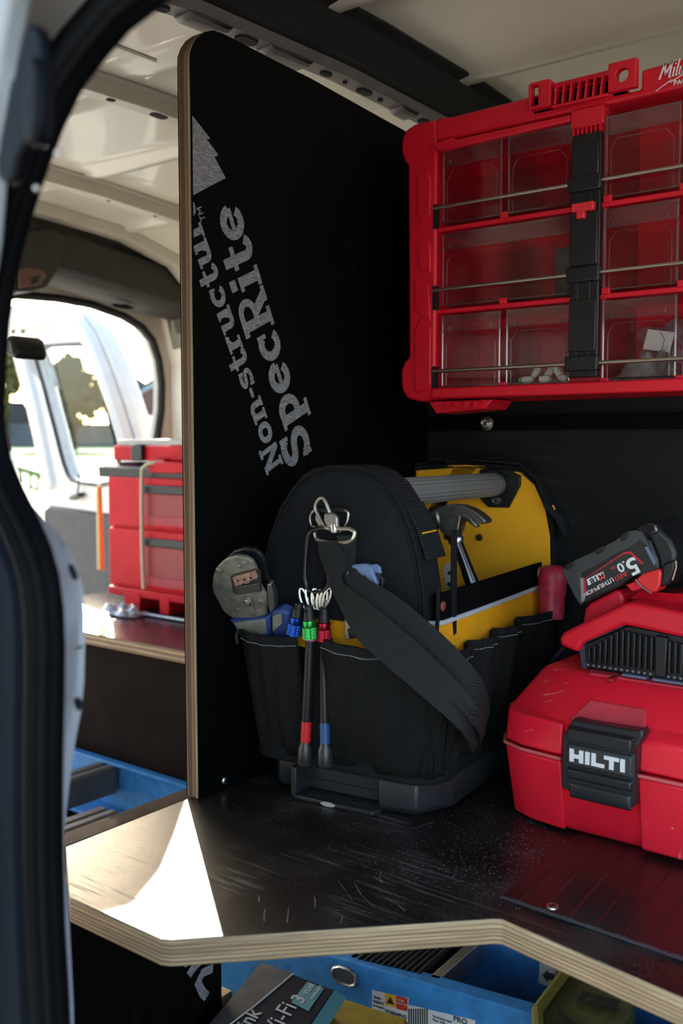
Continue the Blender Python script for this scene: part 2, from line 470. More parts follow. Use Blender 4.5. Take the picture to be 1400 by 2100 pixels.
def rrect(x0, x1, z0, z1, r, n=4):
    out = []
    for cx, cz, a in ((x1 - r, z1 - r, 0), (x0 + r, z1 - r, 90), (x0 + r, z0 + r, 180), (x1 - r, z0 + r, 270)):
        out += [(cx + r * math.cos(rad(a + 90 * i / n)), cz + r * math.sin(rad(a + 90 * i / n))) for i in range(n + 1)]
    return out

# ================================================================== VAN SHELL (setting)
def roof_z(y):
    P_ = [(.24, .60), (.28, .72), (.36, .80), (.5, .855), (.75, .882), (1.0, .887), (1.25, .88), (1.5, .862), (1.66, .82), (1.76, .73), (1.80, .58)]
    for (a, za), (b, zb) in zip(P_, P_[1:]):
        if a <= y <= b:
            t = (y - a) / (b - a); return za + (zb - za) * t
    return .6 if y < .24 else .58
def swage(y):
    s = 0
    for c in (.66, .93, 1.215, 1.50):
        d = abs(y - c)
        if d < .018: s = max(s, .007 * min(1, (.018 - d) / .008))
    return s
ys = sorted(set([.24, .26, .28, .31, .36, .42, .5, .58, .72, .8, .87, 1.0, 1.07, 1.15, 1.3, 1.38, 1.44, 1.57, 1.62, 1.66, 1.71, 1.76, 1.78, 1.80] +
      [c + k for c in (.66, .93, 1.215, 1.50) for k in (-.018, -.010, .010, .018)]))
mb = MB()
xs = [-2.05 + i * .0465 for i in range(60)]
def rp(x, y, dz=0): return (x, y, roof_z(y) - (swage(y) if any(a + .05 < x < b - .05 for a, b in ((-2.0, -1.6), (-1.6, -1.155), (-1.155, -.83), (-.83, .7))) else 0) + dz)
mb.loft([[rp(x, y) for y in ys] + [rp(x, y, .004) for y in reversed(ys)] for x in xs])
struct(mb.build('ceiling', M_roof, bevel=0, smooth=True))
# pressed bead outlining the panel next to the main bow
mb = MB()
for P0, P1 in (((-1.035, .70), (-1.04, .942)), ((-1.04, .942), (-1.10, .95))):
    n_ = 8; S_ = []
    for i in range(n_ + 1):
        t = i / n_; x = P0[0] + (P1[0] - P0[0]) * t; y = P0[1] + (P1[1] - P0[1]) * t; z = roof_z(y) - .001
        dx, dy = (.004, 0) if abs(P1[1] - P0[1]) > abs(P1[0] - P0[0]) else (0, .004)
        S_.append([(x - dx, y - dy, z), (x, y, z - .002), (x + dx, y + dy, z)])
    mb.loft(S_, cap=False, closed=False)
struct(mb.build('trim_11', M_roof, smooth=True))

def rib(name, x, wd, drop, mat, y0=.32, y1=1.70, holes=()):
    """hat-section roof bow running across the van"""
    n_ = 40; A = []
    mb = MB()
    for i in range(n_ + 1):
        y = y0 + (y1 - y0) * i / n_; z = roof_z(y)
        A.append([(x - wd * .95, y, z - .004), (x - wd * .62, y, z - .006), (x - wd * .42, y, z - drop), (x + wd * .42, y, z - drop), (x + wd * .62, y, z - .006), (x + wd * .95, y, z - .004),
                  (x + wd * .95, y, z - .0), (x - wd * .95, y, z - .0)])
    mb.loft(A)
    o = struct(mb.build(name, mat, bevel=.002))
    for (hy, hx, lx, ly) in holes:
        z = roof_z(hy) - drop - .0006
        h = MB(); pl = rrect(-lx / 2, lx / 2, -ly / 2, ly / 2, min(lx, ly) * .45)
        sl = (roof_z(hy + .02) - roof_z(hy - .02)) / .04
        h.loft([[(x + hx + a, hy + b, z + b * sl + q) for a, b in pl] for q in (-.0004, .002)])
        h.build('hole', M_void, o)
    return o
# main bow above the divider, with its lit flange, holes and raised pads
def rib_main():
    o = rib('trim_1', -.782, .055, .045, M_void)  # whole bow drawn in even near-black
    mb = MB(); R_ = []
    for i in range(41):
        y = .45 + 1.0 * i / 40; z = roof_z(y) - .050
        R_.append([(-.815, y, z), (-.808, y, z - .006), (-.782, y, z - .006), (-.776, y, z + .003), (-.776, y, z + .005), (-.815, y, z + .004)])
    mb.loft(R_); mb.build('flange', M_ribd, o, bevel=.0012)
    for (a, b) in ((.735, .80), (.86, .935), (1.12, 1.16)):
        p = MB(); rr = []
        for y, dz in ((a, 0), (a + .006, -.005), (b - .008, -.005), (b, 0)):
            z = roof_z(y) - .0585 + dz
            rr.append([(-.808, y, z + .003), (-.804, y, z), (-.786, y, z), (-.782, y, z + .003)])
        p.loft(rr); p.build('pad', M_ribd, o, bevel=.0012)
    for (hy, lx, ly) in ((.71, .012, .014), (.832, .016, .03), (.972, .009, .018), (1.01, .005, .006), (1.05, .012, .026), (1.085, .006, .008), (1.19, .012, .026)):
        z = roof_z(hy) - .0585
        h = MB(); pl = rrect(-lx / 2, lx / 2, -ly / 2, ly / 2, min(lx, ly) * .45)
        h.loft([[(-.795 + a_, hy + b_, z + q) for a_, b_ in pl] for q in (0, .003)]); h.build('hole', M_void, o)
rib_main()
rib('trim_2', -1.155, .030, .024, M_rib, holes=((.93, .002, .010, .014), (1.02, 0, .016, .03), (1.10, .001, .008, .012), (1.3, 0, .01, .014)))
rib('trim_3', -1.60, .034, .026, M_rib, holes=((1.28, .0, .006, .008), (1.40, 0, .006, .008), (1.52, 0, .012, .03)))
# rear header: dark plastic trim strip, painted rail and lamp console
mb = MB(); R_ = []
for i in range(31):
    y = .9 + .89 * i / 30; z = .806 - .12 * (y - 1.40) if y > 1.15 else .836
    R_.append([(-1.86, y, min(z + .03, roof_z(y))), (-1.86, y, z), (-1.868, y, z - .045), (-1.89, y, z - .062), (-1.97, y, z - .070), (-1.985, y, z - .06), (-1.985, y, min(z + .03, roof_z(y)))])
mb.loft(R_)
struct(mb.build('trim_4', plain('brown_black_header_trim', (.030, .025, .022), .6), bevel=.004))
mb = MB(); R_ = []
for i in range(31):
    y = .3 + 1.45 * i / 30; z = roof_z(y)
    R_.append([(-1.80, y, z), (-1.812, y, z - .022), (-1.85, y, z - .022), (-1.862, y, z)])
mb.loft(R_); struct(mb.build('trim_5', M_rib, bevel=.003))
# rear wall frame with the door opening cut out
ctr = [(-40, 604), (30, 605), (110, 612), (180, 625), (250, 650), (285, 672), (306, 698), (320, 740), (326, 790), (325, 840), (318, 890), (312, 930), (306, 1000), (300, 1060)]
inn = W.L2('x', -2.03, ctr)
inn += [(1.745, .05), (1.73, -.42)]
inn = [(.42, .72), (.9, .73)] + inn
def outw(p):
    y, z = p
    if z > .6 and y < 1.7: return (y, roof_z(min(y, 1.79)) )
    return (1.80, z + (.02 if z > .5 else 0))
out = [outw(p) for p in inn]
mb = MB()
K = len(inn)
mb.loft([[(-2.015, a[0], a[1]), (-2.055, a[0], a[1]), (-2.055, b[0], b[1]), (-2.0, b[0], b[1])] for a, b in zip(inn, out)])
struct(mb.build('wall_rear', plain('beige_body_paint', (.62, .56, .47), .45, var=.08, nsc=9), bevel=.006))
mb = MB(); mb.tube([(-2.02, a, b) for a, b in inn], .011, 8)
struct(mb.build('trim_6', M_rubber, smooth=True))
for (u, v, r) in ((357, 680, .016),):
    p = W.P(u, v, 'x', -1.995); h = MB(); h.lathe([(r, 0), (r * .9, .004), (r * .4, .005)], p, (1, 0, 0), 14)
    struct(h.build('trim_7', plain('grey_plug', (.10, .09, .085), .6), bevel=.001))
h = MB(); q = W.L2('x', -1.93, [(228, 622), (262, 624), (278, 632), (262, 634), (236, 630)]); h.prism(q, 'x', -1.93, -1.935)
struct(h.build('trim_10', M_void))
# floor, far side wall, front bulkhead, near side
struct(MB().box(-2.05, .72, .33, 1.80, -.46, -.44).build('floor', plain('van_floor_ply', (.05, .04, .035), .7)))
mb = MB(); mb.loft([[(x, 1.80, -.46), (x, 1.80, .60), (x, 1.84, .60), (x, 1.84, -.46)] for x in (-2.05, .72)])
struct(mb.build('wall_right', M_roof))
struct(MB().box(.68, .72, .3, 1.80, -.46, .34).build('wall_front', plain('grey_bulkhead', (.25, .24, .22), .6)))
struct(MB().box(-2.05, -.475, .235, .262, -.9, .62).build('wall_left', M_white_paint, bevel=.01))

# ---- near door pillar at the left of the picture
PIL = .30
seal = [(430, -90), (338, -8), (262, 52), (205, 118), (160, 180), (122, 260), (92, 340), (66, 420), (44, 500), (26, 580), (14, 660), (8, 740), (4, 820), (6, 880), (18, 940), (42, 1000), (72, 1060), (98, 1120), (115, 1180), (124, 1250), (127, 1330), (126, 1420), (124, 1520), (123, 1640), (124, 1760), (128, 1900), (136, 2030), (142, 2160), (150, 2400), (160, 2800)]
def off(pts, d):
    o = []
    for i, p in enumerate(pts):
        a = Vector(pts[max(i - 1, 0)]); b = Vector(pts[min(i + 1, len(pts) - 1)]); t = (b - a).normalized()
        o.append((p[0] + t.y * -d * -1 * -1, p[1] + t.x * d))
    return o
def offset(pts, d):
    """shift an outline d pixels to its outer (left / upper) side"""
    o = []
    for i, p in enumerate(pts):
        a = Vector(pts[max(i - 1, 0)]); b = Vector(pts[min(i + 1, len(pts) - 1)]); t = (b - a).normalized()
        o.append((p[0] + t.y * -d, p[1] + t.x * d))
    return o
def pil_pts(d, y): return W.L('y', y, offset(seal, d))
root = struct(MB().tube(pil_pts(20, PIL + .004), .0066, 12).build('trim_8', M_seal, smooth=True))
MB().tube(pil_pts(52, PIL - .004), .0060, 12).build('seal_bulb', M_seal, root, smooth=True)
MB().tube(pil_pts(36, PIL - .008), .0025, 8).build('seal_lip', M_seal, root, smooth=True)
A = pil_pts(6, PIL + .010); Bq = pil_pts(95, PIL + .004)
MB().ribbon(A, Bq, .006).build('seal_flange', M_seal, root, bevel=.001)
# dark sill and body behind the seal, its shade and blue sky light put into the colour
bl = plain('shaded_jamb_paint', (.012, .016, .024), .8, var=.1, spec=.08)
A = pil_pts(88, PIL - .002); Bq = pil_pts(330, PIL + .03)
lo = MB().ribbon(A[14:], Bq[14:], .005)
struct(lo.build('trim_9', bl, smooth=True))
# pale body skin at the upper left
poly = [(150, -60), (75, 0), (66, 40), (50, 130), (36, 260), (22, 380), (12, 500), (-10, 640), (-60, 900), (-90, 1400), (-90, 2300), (-420, 2300), (-420, -60)]
mb = MB(); mb.prism(W.L2('y', .283, poly), 'y', .268, .283)
struct(mb.build('wall_pillar', M_white_paint, bevel=.004, seg=3))
poly = [(260, -60), (196, -8), (150, 60), (118, 130), (96, 210), (70, 330), (40, 470), (10, 600), (-30, 640), (40, 300), (60, 60), (80, -60)]
mb = MB(); mb.prism(W.L2('y', .330, poly), 'y', .324, .330)
struct(mb.build('wall_jamb', M_white_paint, bevel=.003))
# white flange that swells out below the window line
fl_o = [(60, 1030), (92, 1066), (118, 1092), (140, 1122), (156, 1160), (168, 1200), (173, 1250), (174, 1320), (172, 1400), (168, 1450), (158, 1500), (151, 1540), (143, 1600), (136, 1660), (132, 1710), (134, 1780), (140, 1860), (145, 1960), (150, 2060), (152, 2160), (158, 2400), (166, 2800)]
A = W.L('y', PIL + .045, fl_o)
inner_px = [(p[0] - 60, p[1] + 8) for p in fl_o]
Bq = W.L('y', PIL + .012, inner_px)
mb = MB()
mb.loft([[(a[0] - .003, a[1] - .004, a[2]), a, (b[0] - .02, b[1] + .03, b[2]), b, tuple((Vector(a) * .35 + Vector(b) * .65) + Vector((.0, -.005, 0)))] for a, b in zip(A, Bq)])
fm = base('chipped_white_paint', (.34, .36, .41), .4, coat=.2); k = N(fm)
k.col(k.mix(k.ramp(k.noise(1, 4, scale=(60, 60, 25)), [(.64, 0.0), (.67, 1.0)]), (.34, .36, .41), (.06, .06, .07)))
fo = struct(mb.build('wall_flange', fm, smooth=True))
for poly in ([(138, 1158), (148, 1178), (149, 1190), (141, 1172)], [(151, 1432), (158, 1440), (164, 1452), (158, 1458), (152, 1446)], [(150, 1333), (158, 1328), (160, 1325), (156, 1332)]):
    h = MB(); h.prism(W.L2('y', PIL + .0225, poly), 'y', PIL + .0225, PIL + .0260); h.build('paint_chip', M_void, fo)
# door striker / hinge hardware on the jamb
hg = thing('door_hinge', 'glossy black door hinge with rounded ends on pale van pillar', 'hinge', loc=(-.38, .266, .53))
def rel(pts, o): return [(p[0] - o[0], p[1] - o[1]) for p in pts]
bm_ = base('gloss_black_metal', (.002, .0025, .005), .4, spec=.08)
q = rel(W.L2('y', .260, [(62, 66), (78, 52), (94, 60), (104, 84), (106, 120), (112, 160), (108, 290), (96, 304), (66, 300), (52, 330), (44, 372), (26, 382), (8, 368), (6, 330), (22, 260), (40, 170), (52, 110)]), (-.38, .53))
MB().prism(q, 'y', -.010, -.004).build('plate', bm_, hg, bevel=.004, seg=4)
hcx = sum(p[0] for p in q) / len(q); hcz = sum(p[1] for p in q) / len(q)
MB().prism([(hcx - .016 + (x - hcx) * .45, hcz + (z - hcz) * .5) for x, z in q], 'y', -.005, .006).build('mounting_block', bm_, hg, bevel=.002)
q = rel(W.L2('y', .254, [(66, 120), (90, 118), (98, 150), (96, 250), (88, 296), (64, 296), (58, 240), (64, 170)]), (-.38, .53))
MB().prism(q, 'y', -.016, -.010).build('knuckle', bm_, hg, bevel=.005, seg=4)
for (u, v) in ((76, 302), (32, 376)):
    p = W.P(u, v, 'y', .242); MB().lathe([(.0010, -.001), (.0014, 0), (.0010, .001)], (p[0] + .38, -.014, p[2] - .53), (0, -.3, -1), 12).build('pin', M_alu, hg, smooth=True)

# ================================================================== LAMP CONSOLE on the rear header
lc = thing('roof_lamp_console', 'dark plastic lamp console with a red-tinted lens under the rear roof header', 'lamp', loc=(-1.93, 1.25, .74))
f = Fr((-1.93, 1.25, .74))
q = [(p[0] - 1.25, p[1] - .74) for p in W.L2('x', -1.84, [(30, 520), (56, 470), (110, 466), (137, 484), (133, 520), (118, 560), (98, 590), (70, 598), (26, 598)])]
MB().prism(q, 'x', -.03, .09).build('housing', plain('console_plastic', (.022, .020, .019), .55), lc, bevel=.008, seg=3)
q = [(p[0] - 1.25, p[1] - .74) for p in W.L2('x', -1.835, [(36, 552), (60, 548), (92, 554), (96, 566), (84, 584), (40, 592)])]
MB().prism(q, 'x', .089, .095).build('lens', plain('smoky_red_lens', (.16, .07, .06), .15), lc, bevel=.003)
q = [(p[0] - 1.25, p[1] - .74) for p in W.L2('x', -1.83, [(68, 568), (86, 563), (80, 580), (66, 583)])]
MB().prism(q, 'x', .095, .099).build('switch', M_black, lc, bevel=.002)

# ================================================================== REAR DOOR, opened outwards
D = Fr((-2.08, 1.78, 0), -17)
dr = bpy.data.objects.new('door_1', None); COL.objects.link(dr); dr['kind'] = 'structure'; dr.location = D.o; dr.rotation_euler = (0, 0, D.y)
outer = [(-60, 640), (20, 625), (90, 622), (150, 628), (178, 645), (196, 668), (209, 692), (230, 735), (252, 790), (268, 840), (284, 888), (300, 950), (312, 1010), (300, 1060), (215, 1056), (160, 1048), (110, 1042), (95, 1040), (84, 990), (66, 900), (48, 820), (30, 750), (14, 690), (-60, 690)]
inner = [(72, 730), (74, 718), (84, 711), (130, 708), (178, 707), (188, 714), (196, 735), (204, 765), (212, 800), (220, 840), (228, 872), (236, 902), (244, 950), (248, 985), (206, 994), (170, 990), (146, 984), (138, 972), (130, 950), (122, 920), (112, 880), (100, 835), (86, 780), (76, 745)]
mb = MB(); oo = D.L2('y', 0, outer); ii = D.L2('y', 0, inner)
mb.ring(oo, ii, 'y', 0, .05)
wd = plain('worn_white_door_paint', (.62, .60, .56), .4, var=.04, nsc=30)
mb.build('door_frame', wd, dr, bevel=.012, seg=3)
# pressed ridges of the door frame
r1 = D.L('y', -.006, [(30, 660), (120, 655), (165, 665), (190, 700), (215, 760), (240, 830), (262, 900), (285, 980)])
MB().tube(r1, [.03] * len(r1), 8).build('post_ridge', wd, dr, smooth=True)
r1 = D.L('y', 0, [(45, 700), (60, 760), (78, 830), (96, 920), (112, 1000)])
MB().tube(r1, [.022] * len(r1), 8).build('post_ridge', wd, dr, smooth=True)
MB().tube(D.L('y', -.002, inner), .007, 6, closed=True).build('window_seal', M_rubber, dr, smooth=True)
MB().prism(ii, 'y', .02, .026).build('pane', M_glass, dr)
MB().prism(D.L2('y', 0, [(96, 1046), (106, 1038), (215, 1056), (300, 1062), (300, 1400), (120, 1400), (96, 1180)]), 'y', -.012, .03).build('lower_panel', plain('charcoal_door_lining', (.035, .034, .036), .75, var=.2), dr, bevel=.006)
for (u, v) in ((27, 679), (47, 678)):
    p = D.P(u, v, 'y', -.004); MB().lathe([(.012, 0), (.012, .004)], p, (0, -1, 0), 10).build('hole', M_void, dr)
MB().tube(D.L('y', -.02, [(161, 972), (162, 990), (160, 1004), (157, 1014)]), .003, 6).build('cable', M_rubber, dr)
MB().prism(D.L2('y', -.02, [(145, 1018), (152, 1013), (166, 1010), (165, 1018), (150, 1026), (145, 1024)]), 'y', -.03, -.005).build('catch', M_black, dr, bevel=.004)
# mirror
mr = thing('rear_view_mirror', 'black mirror housing hanging beside the open white rear door', 'mirror', loc=(-2.9, .9, .7))
q = [(p[0] + 2.9, p[1] - .7) for p in W.L2('y', .9, [(4, 700), (14, 684), (26, 692), (32, 720), (30, 738), (10, 728), (2, 726)])]
MB().prism(q, 'y', 0, .06).build('housing', M_black, mr, bevel=.01)
MB().prism([(a * .8, b * .8) for a, b in q], 'y', -.004, .0).build('glass', M_chrome, mr)

# ================================================================== OUTSIDE
mb = MB()
def gz(y):
    """ground height by distance from the camera"""
    return -1.0 + 1.06 * max(0, min(1, (y - 6) / 52)) if y < 58 else .06
gm = base('pale_dry_ground', (.62, .55, .42), .9); k = N(gm)
k.col(k.ramp(k.noise(.8, 4), [(.3, (.70, .62, .47)), (.7, (.84, .76, .60))])); k.bump(k.noise(20, 3), .2, .01)
rs = [0, 3, 6, 12, 20, 30, 42]
mb.loft([[(r * math.cos(rad(a)), r * math.sin(rad(a)), gz(r)) for a in range(0, 360, 10)] for r in rs[1:]], cap=False)
mb.add([(0, 0, -1.0)] + [(3 * math.cos(rad(a)), 3 * math.sin(rad(a)), -1.0) for a in range(0, 360, 10)], [(0, i + 1, (i + 1) % 36 + 1) for i in range(36)])
struct(mb.build('ground', gm))
gr = plain('lawn_green', (.10, .20, .05), .9, var=.4, nsc=.6)
mb = MB(); mb.loft([[(r * math.cos(rad(a)), r * math.sin(rad(a)), gz(r) + .01) for a in range(0, 361, 10)] for r in (42, 50, 58, 130)], cap=False, closed=False)
o = mb.build('lawn', gr); o['kind'] = 'structure'
def far(u, v, r):
    """point on the ray of a pixel at horizontal distance r"""
    d = FW + RT * ((u - 700) / FPX) - UP * ((v - 1050) / FPX)
    h = math.hypot(d.x, d.y); return Vector((0, 0, CAM_Z)) + d * (r / h)
def far_slab(mb, us, v0s, v1s, r, th=.15):
    """upright wall through the given columns, with a real thickness"""
    rg = []
    for u, a, b in zip(us, v0s, v1s):
        p, q = far(u, a, r), far(u, b, r); d = Vector((p.x, p.y, 0)).normalized() * th
        rg.append([p, p + d, q + d, q])
    mb.loft(rg)
fm_ = plain('weathered_fence', (.15, .155, .17), .85, var=.2, nsc=1.5)
fn = thing('timber_fence', 'grey paling fence across the far end of the lawn', 'fence', loc=tuple(far(160, 925, 59)))
fo_ = far(160, 925, 59)
mb = MB(); us = list(range(-60, 340, 3))
for i, u in enumerate(us[:-1]):
    p = far(u, 868 + (i % 3) * .6, 59) - fo_; q = far(u + 2.6, 868 + (i % 3) * .6, 59) - fo_; b0 = far(u, 922, 59) - fo_; b1 = far(u + 2.6, 922, 59) - fo_
    d = Vector((-.5, .8, 0)) * .05
    mb.loft([[p, q, q + d, p + d], [b0, b1, b1 + d, b0 + d]])
o = mb.build('palings', fm_, fn); o['kind'] = 'stuff'
mb = MB()
for v in (876, 912):
    A_ = far(-60, v, 59.2) - fo_; B_ = far(340, v, 59.2) - fo_; mb.tube([A_, B_], .06, 4)
mb.build('rail', fm_, fn)
def leaf_tree(u, v, r, wpx, hpx, cols, label, n_=2600, lf=.16, blossom=None):
    p = far(u, v, r); t = thing('garden_tree', label, 'tree', loc=(p.x, p.y, p.z))
    s = r / FPX * 1.0
    R0 = wpx * s / 2; Hh = hpx * s
    MB().tube([(0, 0, -1.6), (0, 0, -.3), (.05, 0, Hh * .3), (-.1, .1, Hh * .55)], [R0 * .10, R0 * .10, R0 * .08, R0 * .05], 8).build('trunk', plain('bark', (.07, .05, .035), .9), t)
    mb = MB()
    lobes = [(random.uniform(-.55, .55) * R0, random.uniform(-.5, .5) * R0, Hh * random.uniform(.28, .78), random.uniform(.35, .55)) for _ in range(9)]
    for i in range(n_):
        lx, ly, lz, lr = random.choice(lobes)
        d = Vector((random.gauss(0, 1), random.gauss(0, 1), random.gauss(0, 1))).normalized() * (random.random() ** .4)
        c = Vector((lx + d.x * R0 * lr, ly + d.y * R0 * lr, lz + d.z * Hh * .30))
        a = Vector((random.gauss(0, 1), random.gauss(0, 1), random.gauss(0, 1))).normalized(); b = a.orthogonal().normalized()
        a *= lf * random.uniform(.6, 1.3); b *= lf * .6
        mb.add([c - a, c + b, c + a, c - b], [(0, 1, 2, 3)], 0 if random.random() < .75 else 1)
    m1 = plain('leaf', cols[0], .6, var=.3, nsc=2); m2 = plain('leaf_light', cols[1], .6, var=.3, nsc=2)
    o = mb.build('foliage', [m1, m2], t, recalc=False); o['kind'] = 'stuff'
leaf_tree(150, 905, 52, 165, 165, ((.022, .032, .016), (.06, .07, .035)), 'broad grey-green tree seen through the window of the open rear door', 5200, .17)
leaf_tree(15, 912, 50, 130, 225, ((.12, .11, .03), (.18, .17, .05)), 'yellowing tree left of the open rear door', 3600, .15)
leaf_tree(268, 880, 66, 75, 95, ((.03, .05, .025), (.05, .08, .04)), 'dark tree between the gabled house and the white door post', 2200, .2)
def house(name, label, r, wall, roof, wallm, roofm, depth=3.0):
    c = far(wall[0][0], wall[0][1], r); t = thing(name, label, 'house', loc=tuple(c))
    d = Vector((c.x, c.y, 0)).normalized() * depth
    P_ = [far(u, v, r) - c for u, v in wall]
    MB().loft([P_, [p + d for p in P_]]).build('wall', wallm, t)
    Q_ = [far(u, v, r - .2) - c for u, v in roof]
    MB().loft([Q_, [p + d * 1.1 for p in Q_]]).build('roof', roofm, t)
    return t, c, d
brick = plain('red_brown_brick', (.22, .11, .085), .8, var=.2, nsc=1); tin = plain('pale_roof_sheet', (.45, .47, .50), .5, var=.1)
t, c, d = house('brick_house', 'red-brown house with a pale sloping roof right of the white door post', 60, [(266, 820), (300, 796), (345, 775), (345, 905), (268, 905)], [(264, 818), (300, 792), (348, 770), (348, 778), (300, 801), (266, 824)], brick, tin)
for (a, b) in (((276, 868), (292, 884)), ((298, 852), (316, 866))):
    P_ = [far(u, v, 59.8) - c for u, v in (a, (b[0], a[1]), b, (a[0], b[1]))]
    f_ = MB(); f_.loft([P_, [p + d * .03 for p in P_]]); w_ = f_.build('window', plain('window_frame_white', (.6, .6, .6), .4), t)
    cc = sum(P_, Vector()) / 4
    P2 = [cc + (p - cc) * .8 - d * .01 for p in P_]; MB().loft([P2, [p + d * .01 for p in P2]]).build('pane', M_chrome, w_)
slate = plain('blue_grey_slate', (.13, .15, .18), .7); rd = plain('dark_red_timber', (.20, .05, .04), .8)
house('hip_roof_house', 'blue-grey hip roof rising behind the dark tree', 74, [(248, 800), (300, 800), (300, 925), (248, 925)], [(244, 800), (250, 763), (272, 768), (306, 790), (306, 804)], brick, slate)
house('gabled_house', 'brown gable roof just right of the hip roof', 70, [(298, 792), (350, 792), (350, 925), (298, 925)], [(296, 786), (318, 772), (350, 745), (350, 795)], brick, plain('brown_tiles', (.20, .14, .11), .8))
house('red_shed', 'long dark-roofed shed with a red wall behind the fence', 64, [(-60, 864), (66, 864), (66, 880), (-60, 880)], [(-60, 835), (-30, 822), (50, 824), (70, 866), (-60, 866)], rd, plain('dark_shed_roof', (.05, .045, .05), .8))
pt = thing('park_bench', 'green metal bench on the pale ground left of the rear door', 'bench', loc=tuple(far(60, 1010, 9)))
c = far(60, 1010, 9); gm2 = plain('green_metal', (.07, .16, .03), .5)
MB().ribbon([far(34, 958, 9) - c, far(90, 975, 9) - c], [far(34, 963, 9.3) - c, far(90, 981, 9.3) - c], .03).build('seat', gm2, pt)
for (a, b) in (((40, 958), (42, 990)), ((62, 968), (62, 1000)), ((62, 1000), (54, 1012)), ((62, 996), (78, 1008)), ((78, 975), (78, 1004))):
    MB().tube([far(*a, 9.1) - c, far(*b, 9.1) - c], .016, 6).build('leg', gm2, pt)
# ================================================================== BACK PANEL, DIVIDER, SHELF
XD = -.761; YB = 1.153; TS = .022
bp = thing('back_panel', 'charcoal back panel standing behind the tool bag and the red bin cabinet', 'panel', loc=(-.1, YB, 0))
MB().box(-.70, .75, 0, .016, -.02, .775).build('board', M_film_back, bp, bevel=.001)
MB().box(-.655, .75, -.018, .0, .395, .412).build('batten', M_film_wall, bp, bevel=.001)
# bolts under the cabinet
for (u, v, w_) in ((991, 868, .009),):
    p = W.P(u, v, 'y', 1.125)
    bo = thing('coach_bolt', 'zinc bolt with washer just below the red bin cabinet', 'bolt', loc=(p[0], 1.135, p[2]))
    MB().lathe([(.0095, 0), (.0095, .002), (.0075, .0025)], (0, .0, 0), (0, -1, 0), 20).build('washer', M_steel, bo, smooth=True)
    MB().lathe([(.0062, .002), (.0062, .008), (.0045, .009), (.004, .0065)], (0, 0, 0), (0, -1, 0), 6).build('head', M_steel, bo, bevel=.0006)

dv = thing('divider_panel', 'tall black film-faced plywood divider with rounded corner and printed lettering', 'panel', loc=(XD, .716, 0))
oy, oz = .716, 0
top = W.L2('x', XD, [(388, 180), (388, 128), (390, 108), (396, 90), (406, 75), (420, 65), (437, 62), (455, 68), (480, 80), (560, 122), (640, 162), (720, 207), (790, 246), (830, 268)])
poly = [(.0, .0)] + [(max(y - oy, -.0015), z) for y, z in top] + [(YB - .002 - oy, top[-1][1] - .006), (YB - .002 - oy, 0)]
pf = [(a, b) for a, b in poly]
MB().prism(pf, 'x', -.018, -.0008).build('ply_core', M_div_ply, dv, bevel=.0012)
MB().prism(pf, 'x', -.0008, 0).build('film_face', M_film_wall, dv)
MB().prism(pf, 'x', -.0188, -.018).build('film_face', M_film_wall, dv)
# printed slab lettering
def yz(u, v): p = W.P(u, v, 'x', XD); return Vector((p[1] - oy, p[2] - oz))
mb = MB()
a, b = yz(641, 925), yz(485, 408)
slab_text(mb, 'SpecRite', a, b - a, (b - a).length, .90, 0)
o1 = mb.build('printed_name', M_print, dv, recalc=False)
mb = MB(); a, b = yz(580, 950), yz(405, 440); d_ = (b - a)
tot = d_.length * sum(GL[c][1] for c in 'Non-Structural') / sum(GL[c][1] for c in 'Non-Structur')
slab_text(mb, 'Non-structural', a, d_, tot, .84, 0)
o2 = mb.build('printed_grade', M_print, dv, recalc=False)
clip_obj(o2, (0, .0006, 0), (0, -1, 0)); clip_obj(o1, (0, .0006, 0), (0, -1, 0))
mb = MB()
tri = [(392, 402), (462, 365), (439, 322), (447, 318), (423, 285), (431, 285), (380, 220), (340, 300)]
mb.prism([tuple(yz(*p)) for p in tri], 'x', .0002, .0005)
o3 = mb.build('printed_tree_mark', M_print, dv); clip_obj(o3, (0, .0006, 0), (0, -1, 0))
q = yz(421, 452); e = (yz(485, 408) - yz(641, 925)).normalized()
text_obj('TM', 'printed_mark', M_print, dv, (.0004, q.x, q.y), (0, e.x, e.y), (0, -e.y, e.x), .011, .01)
# screw on the divider and bracket at its foot
p = W.P(460, 1601, 'x', XD)
s_ = thing('wood_screw', 'pan-head screw near the foot of the black divider', 'screw', loc=p)
MB().lathe([(.0045, 0), (.0045, .0012), (.003, .0025), (.0008, .0026)], (0, 0, 0), (1, 0, 0), 16).build('head', M_steel, s_, smooth=True)
MB().box(.0024, .0029, -.0022, .0022, -.0005, .0005).box(.0024, .0029, -.0005, .0005, -.0022, .0022).build('slot', M_void, s_)

sh = thing('plywood_shelf', 'dark film-faced plywood shelf with angled front edge carrying bag and cases', 'shelf', loc=(-.5, .75, 0))
fp = [(-.7645, 1.150)] + [W.P(*q, 'z', 0)[:2] for q in ((381, 1640), (135, 1737), (143, 1840), (330, 1925), (350, 1927), (1012, 1883), (1030, 1884), (1400, 2045))] + [(.05, .64), (.6, .62), (.6, 1.150)]
fp[0] = (fp[1][0], 1.150)
fpl = [(x + .5, y - .75) for x, y in fp]
MB().prism(fpl, 'z', -TS, -.0006).build('ply_core', M_shelf_ply, sh, bevel=.0012)
ins = [(x, y) for x, y in fpl]
MB().prism(ins, 'z', -.0006, 0).build('film_face', M_film, sh)
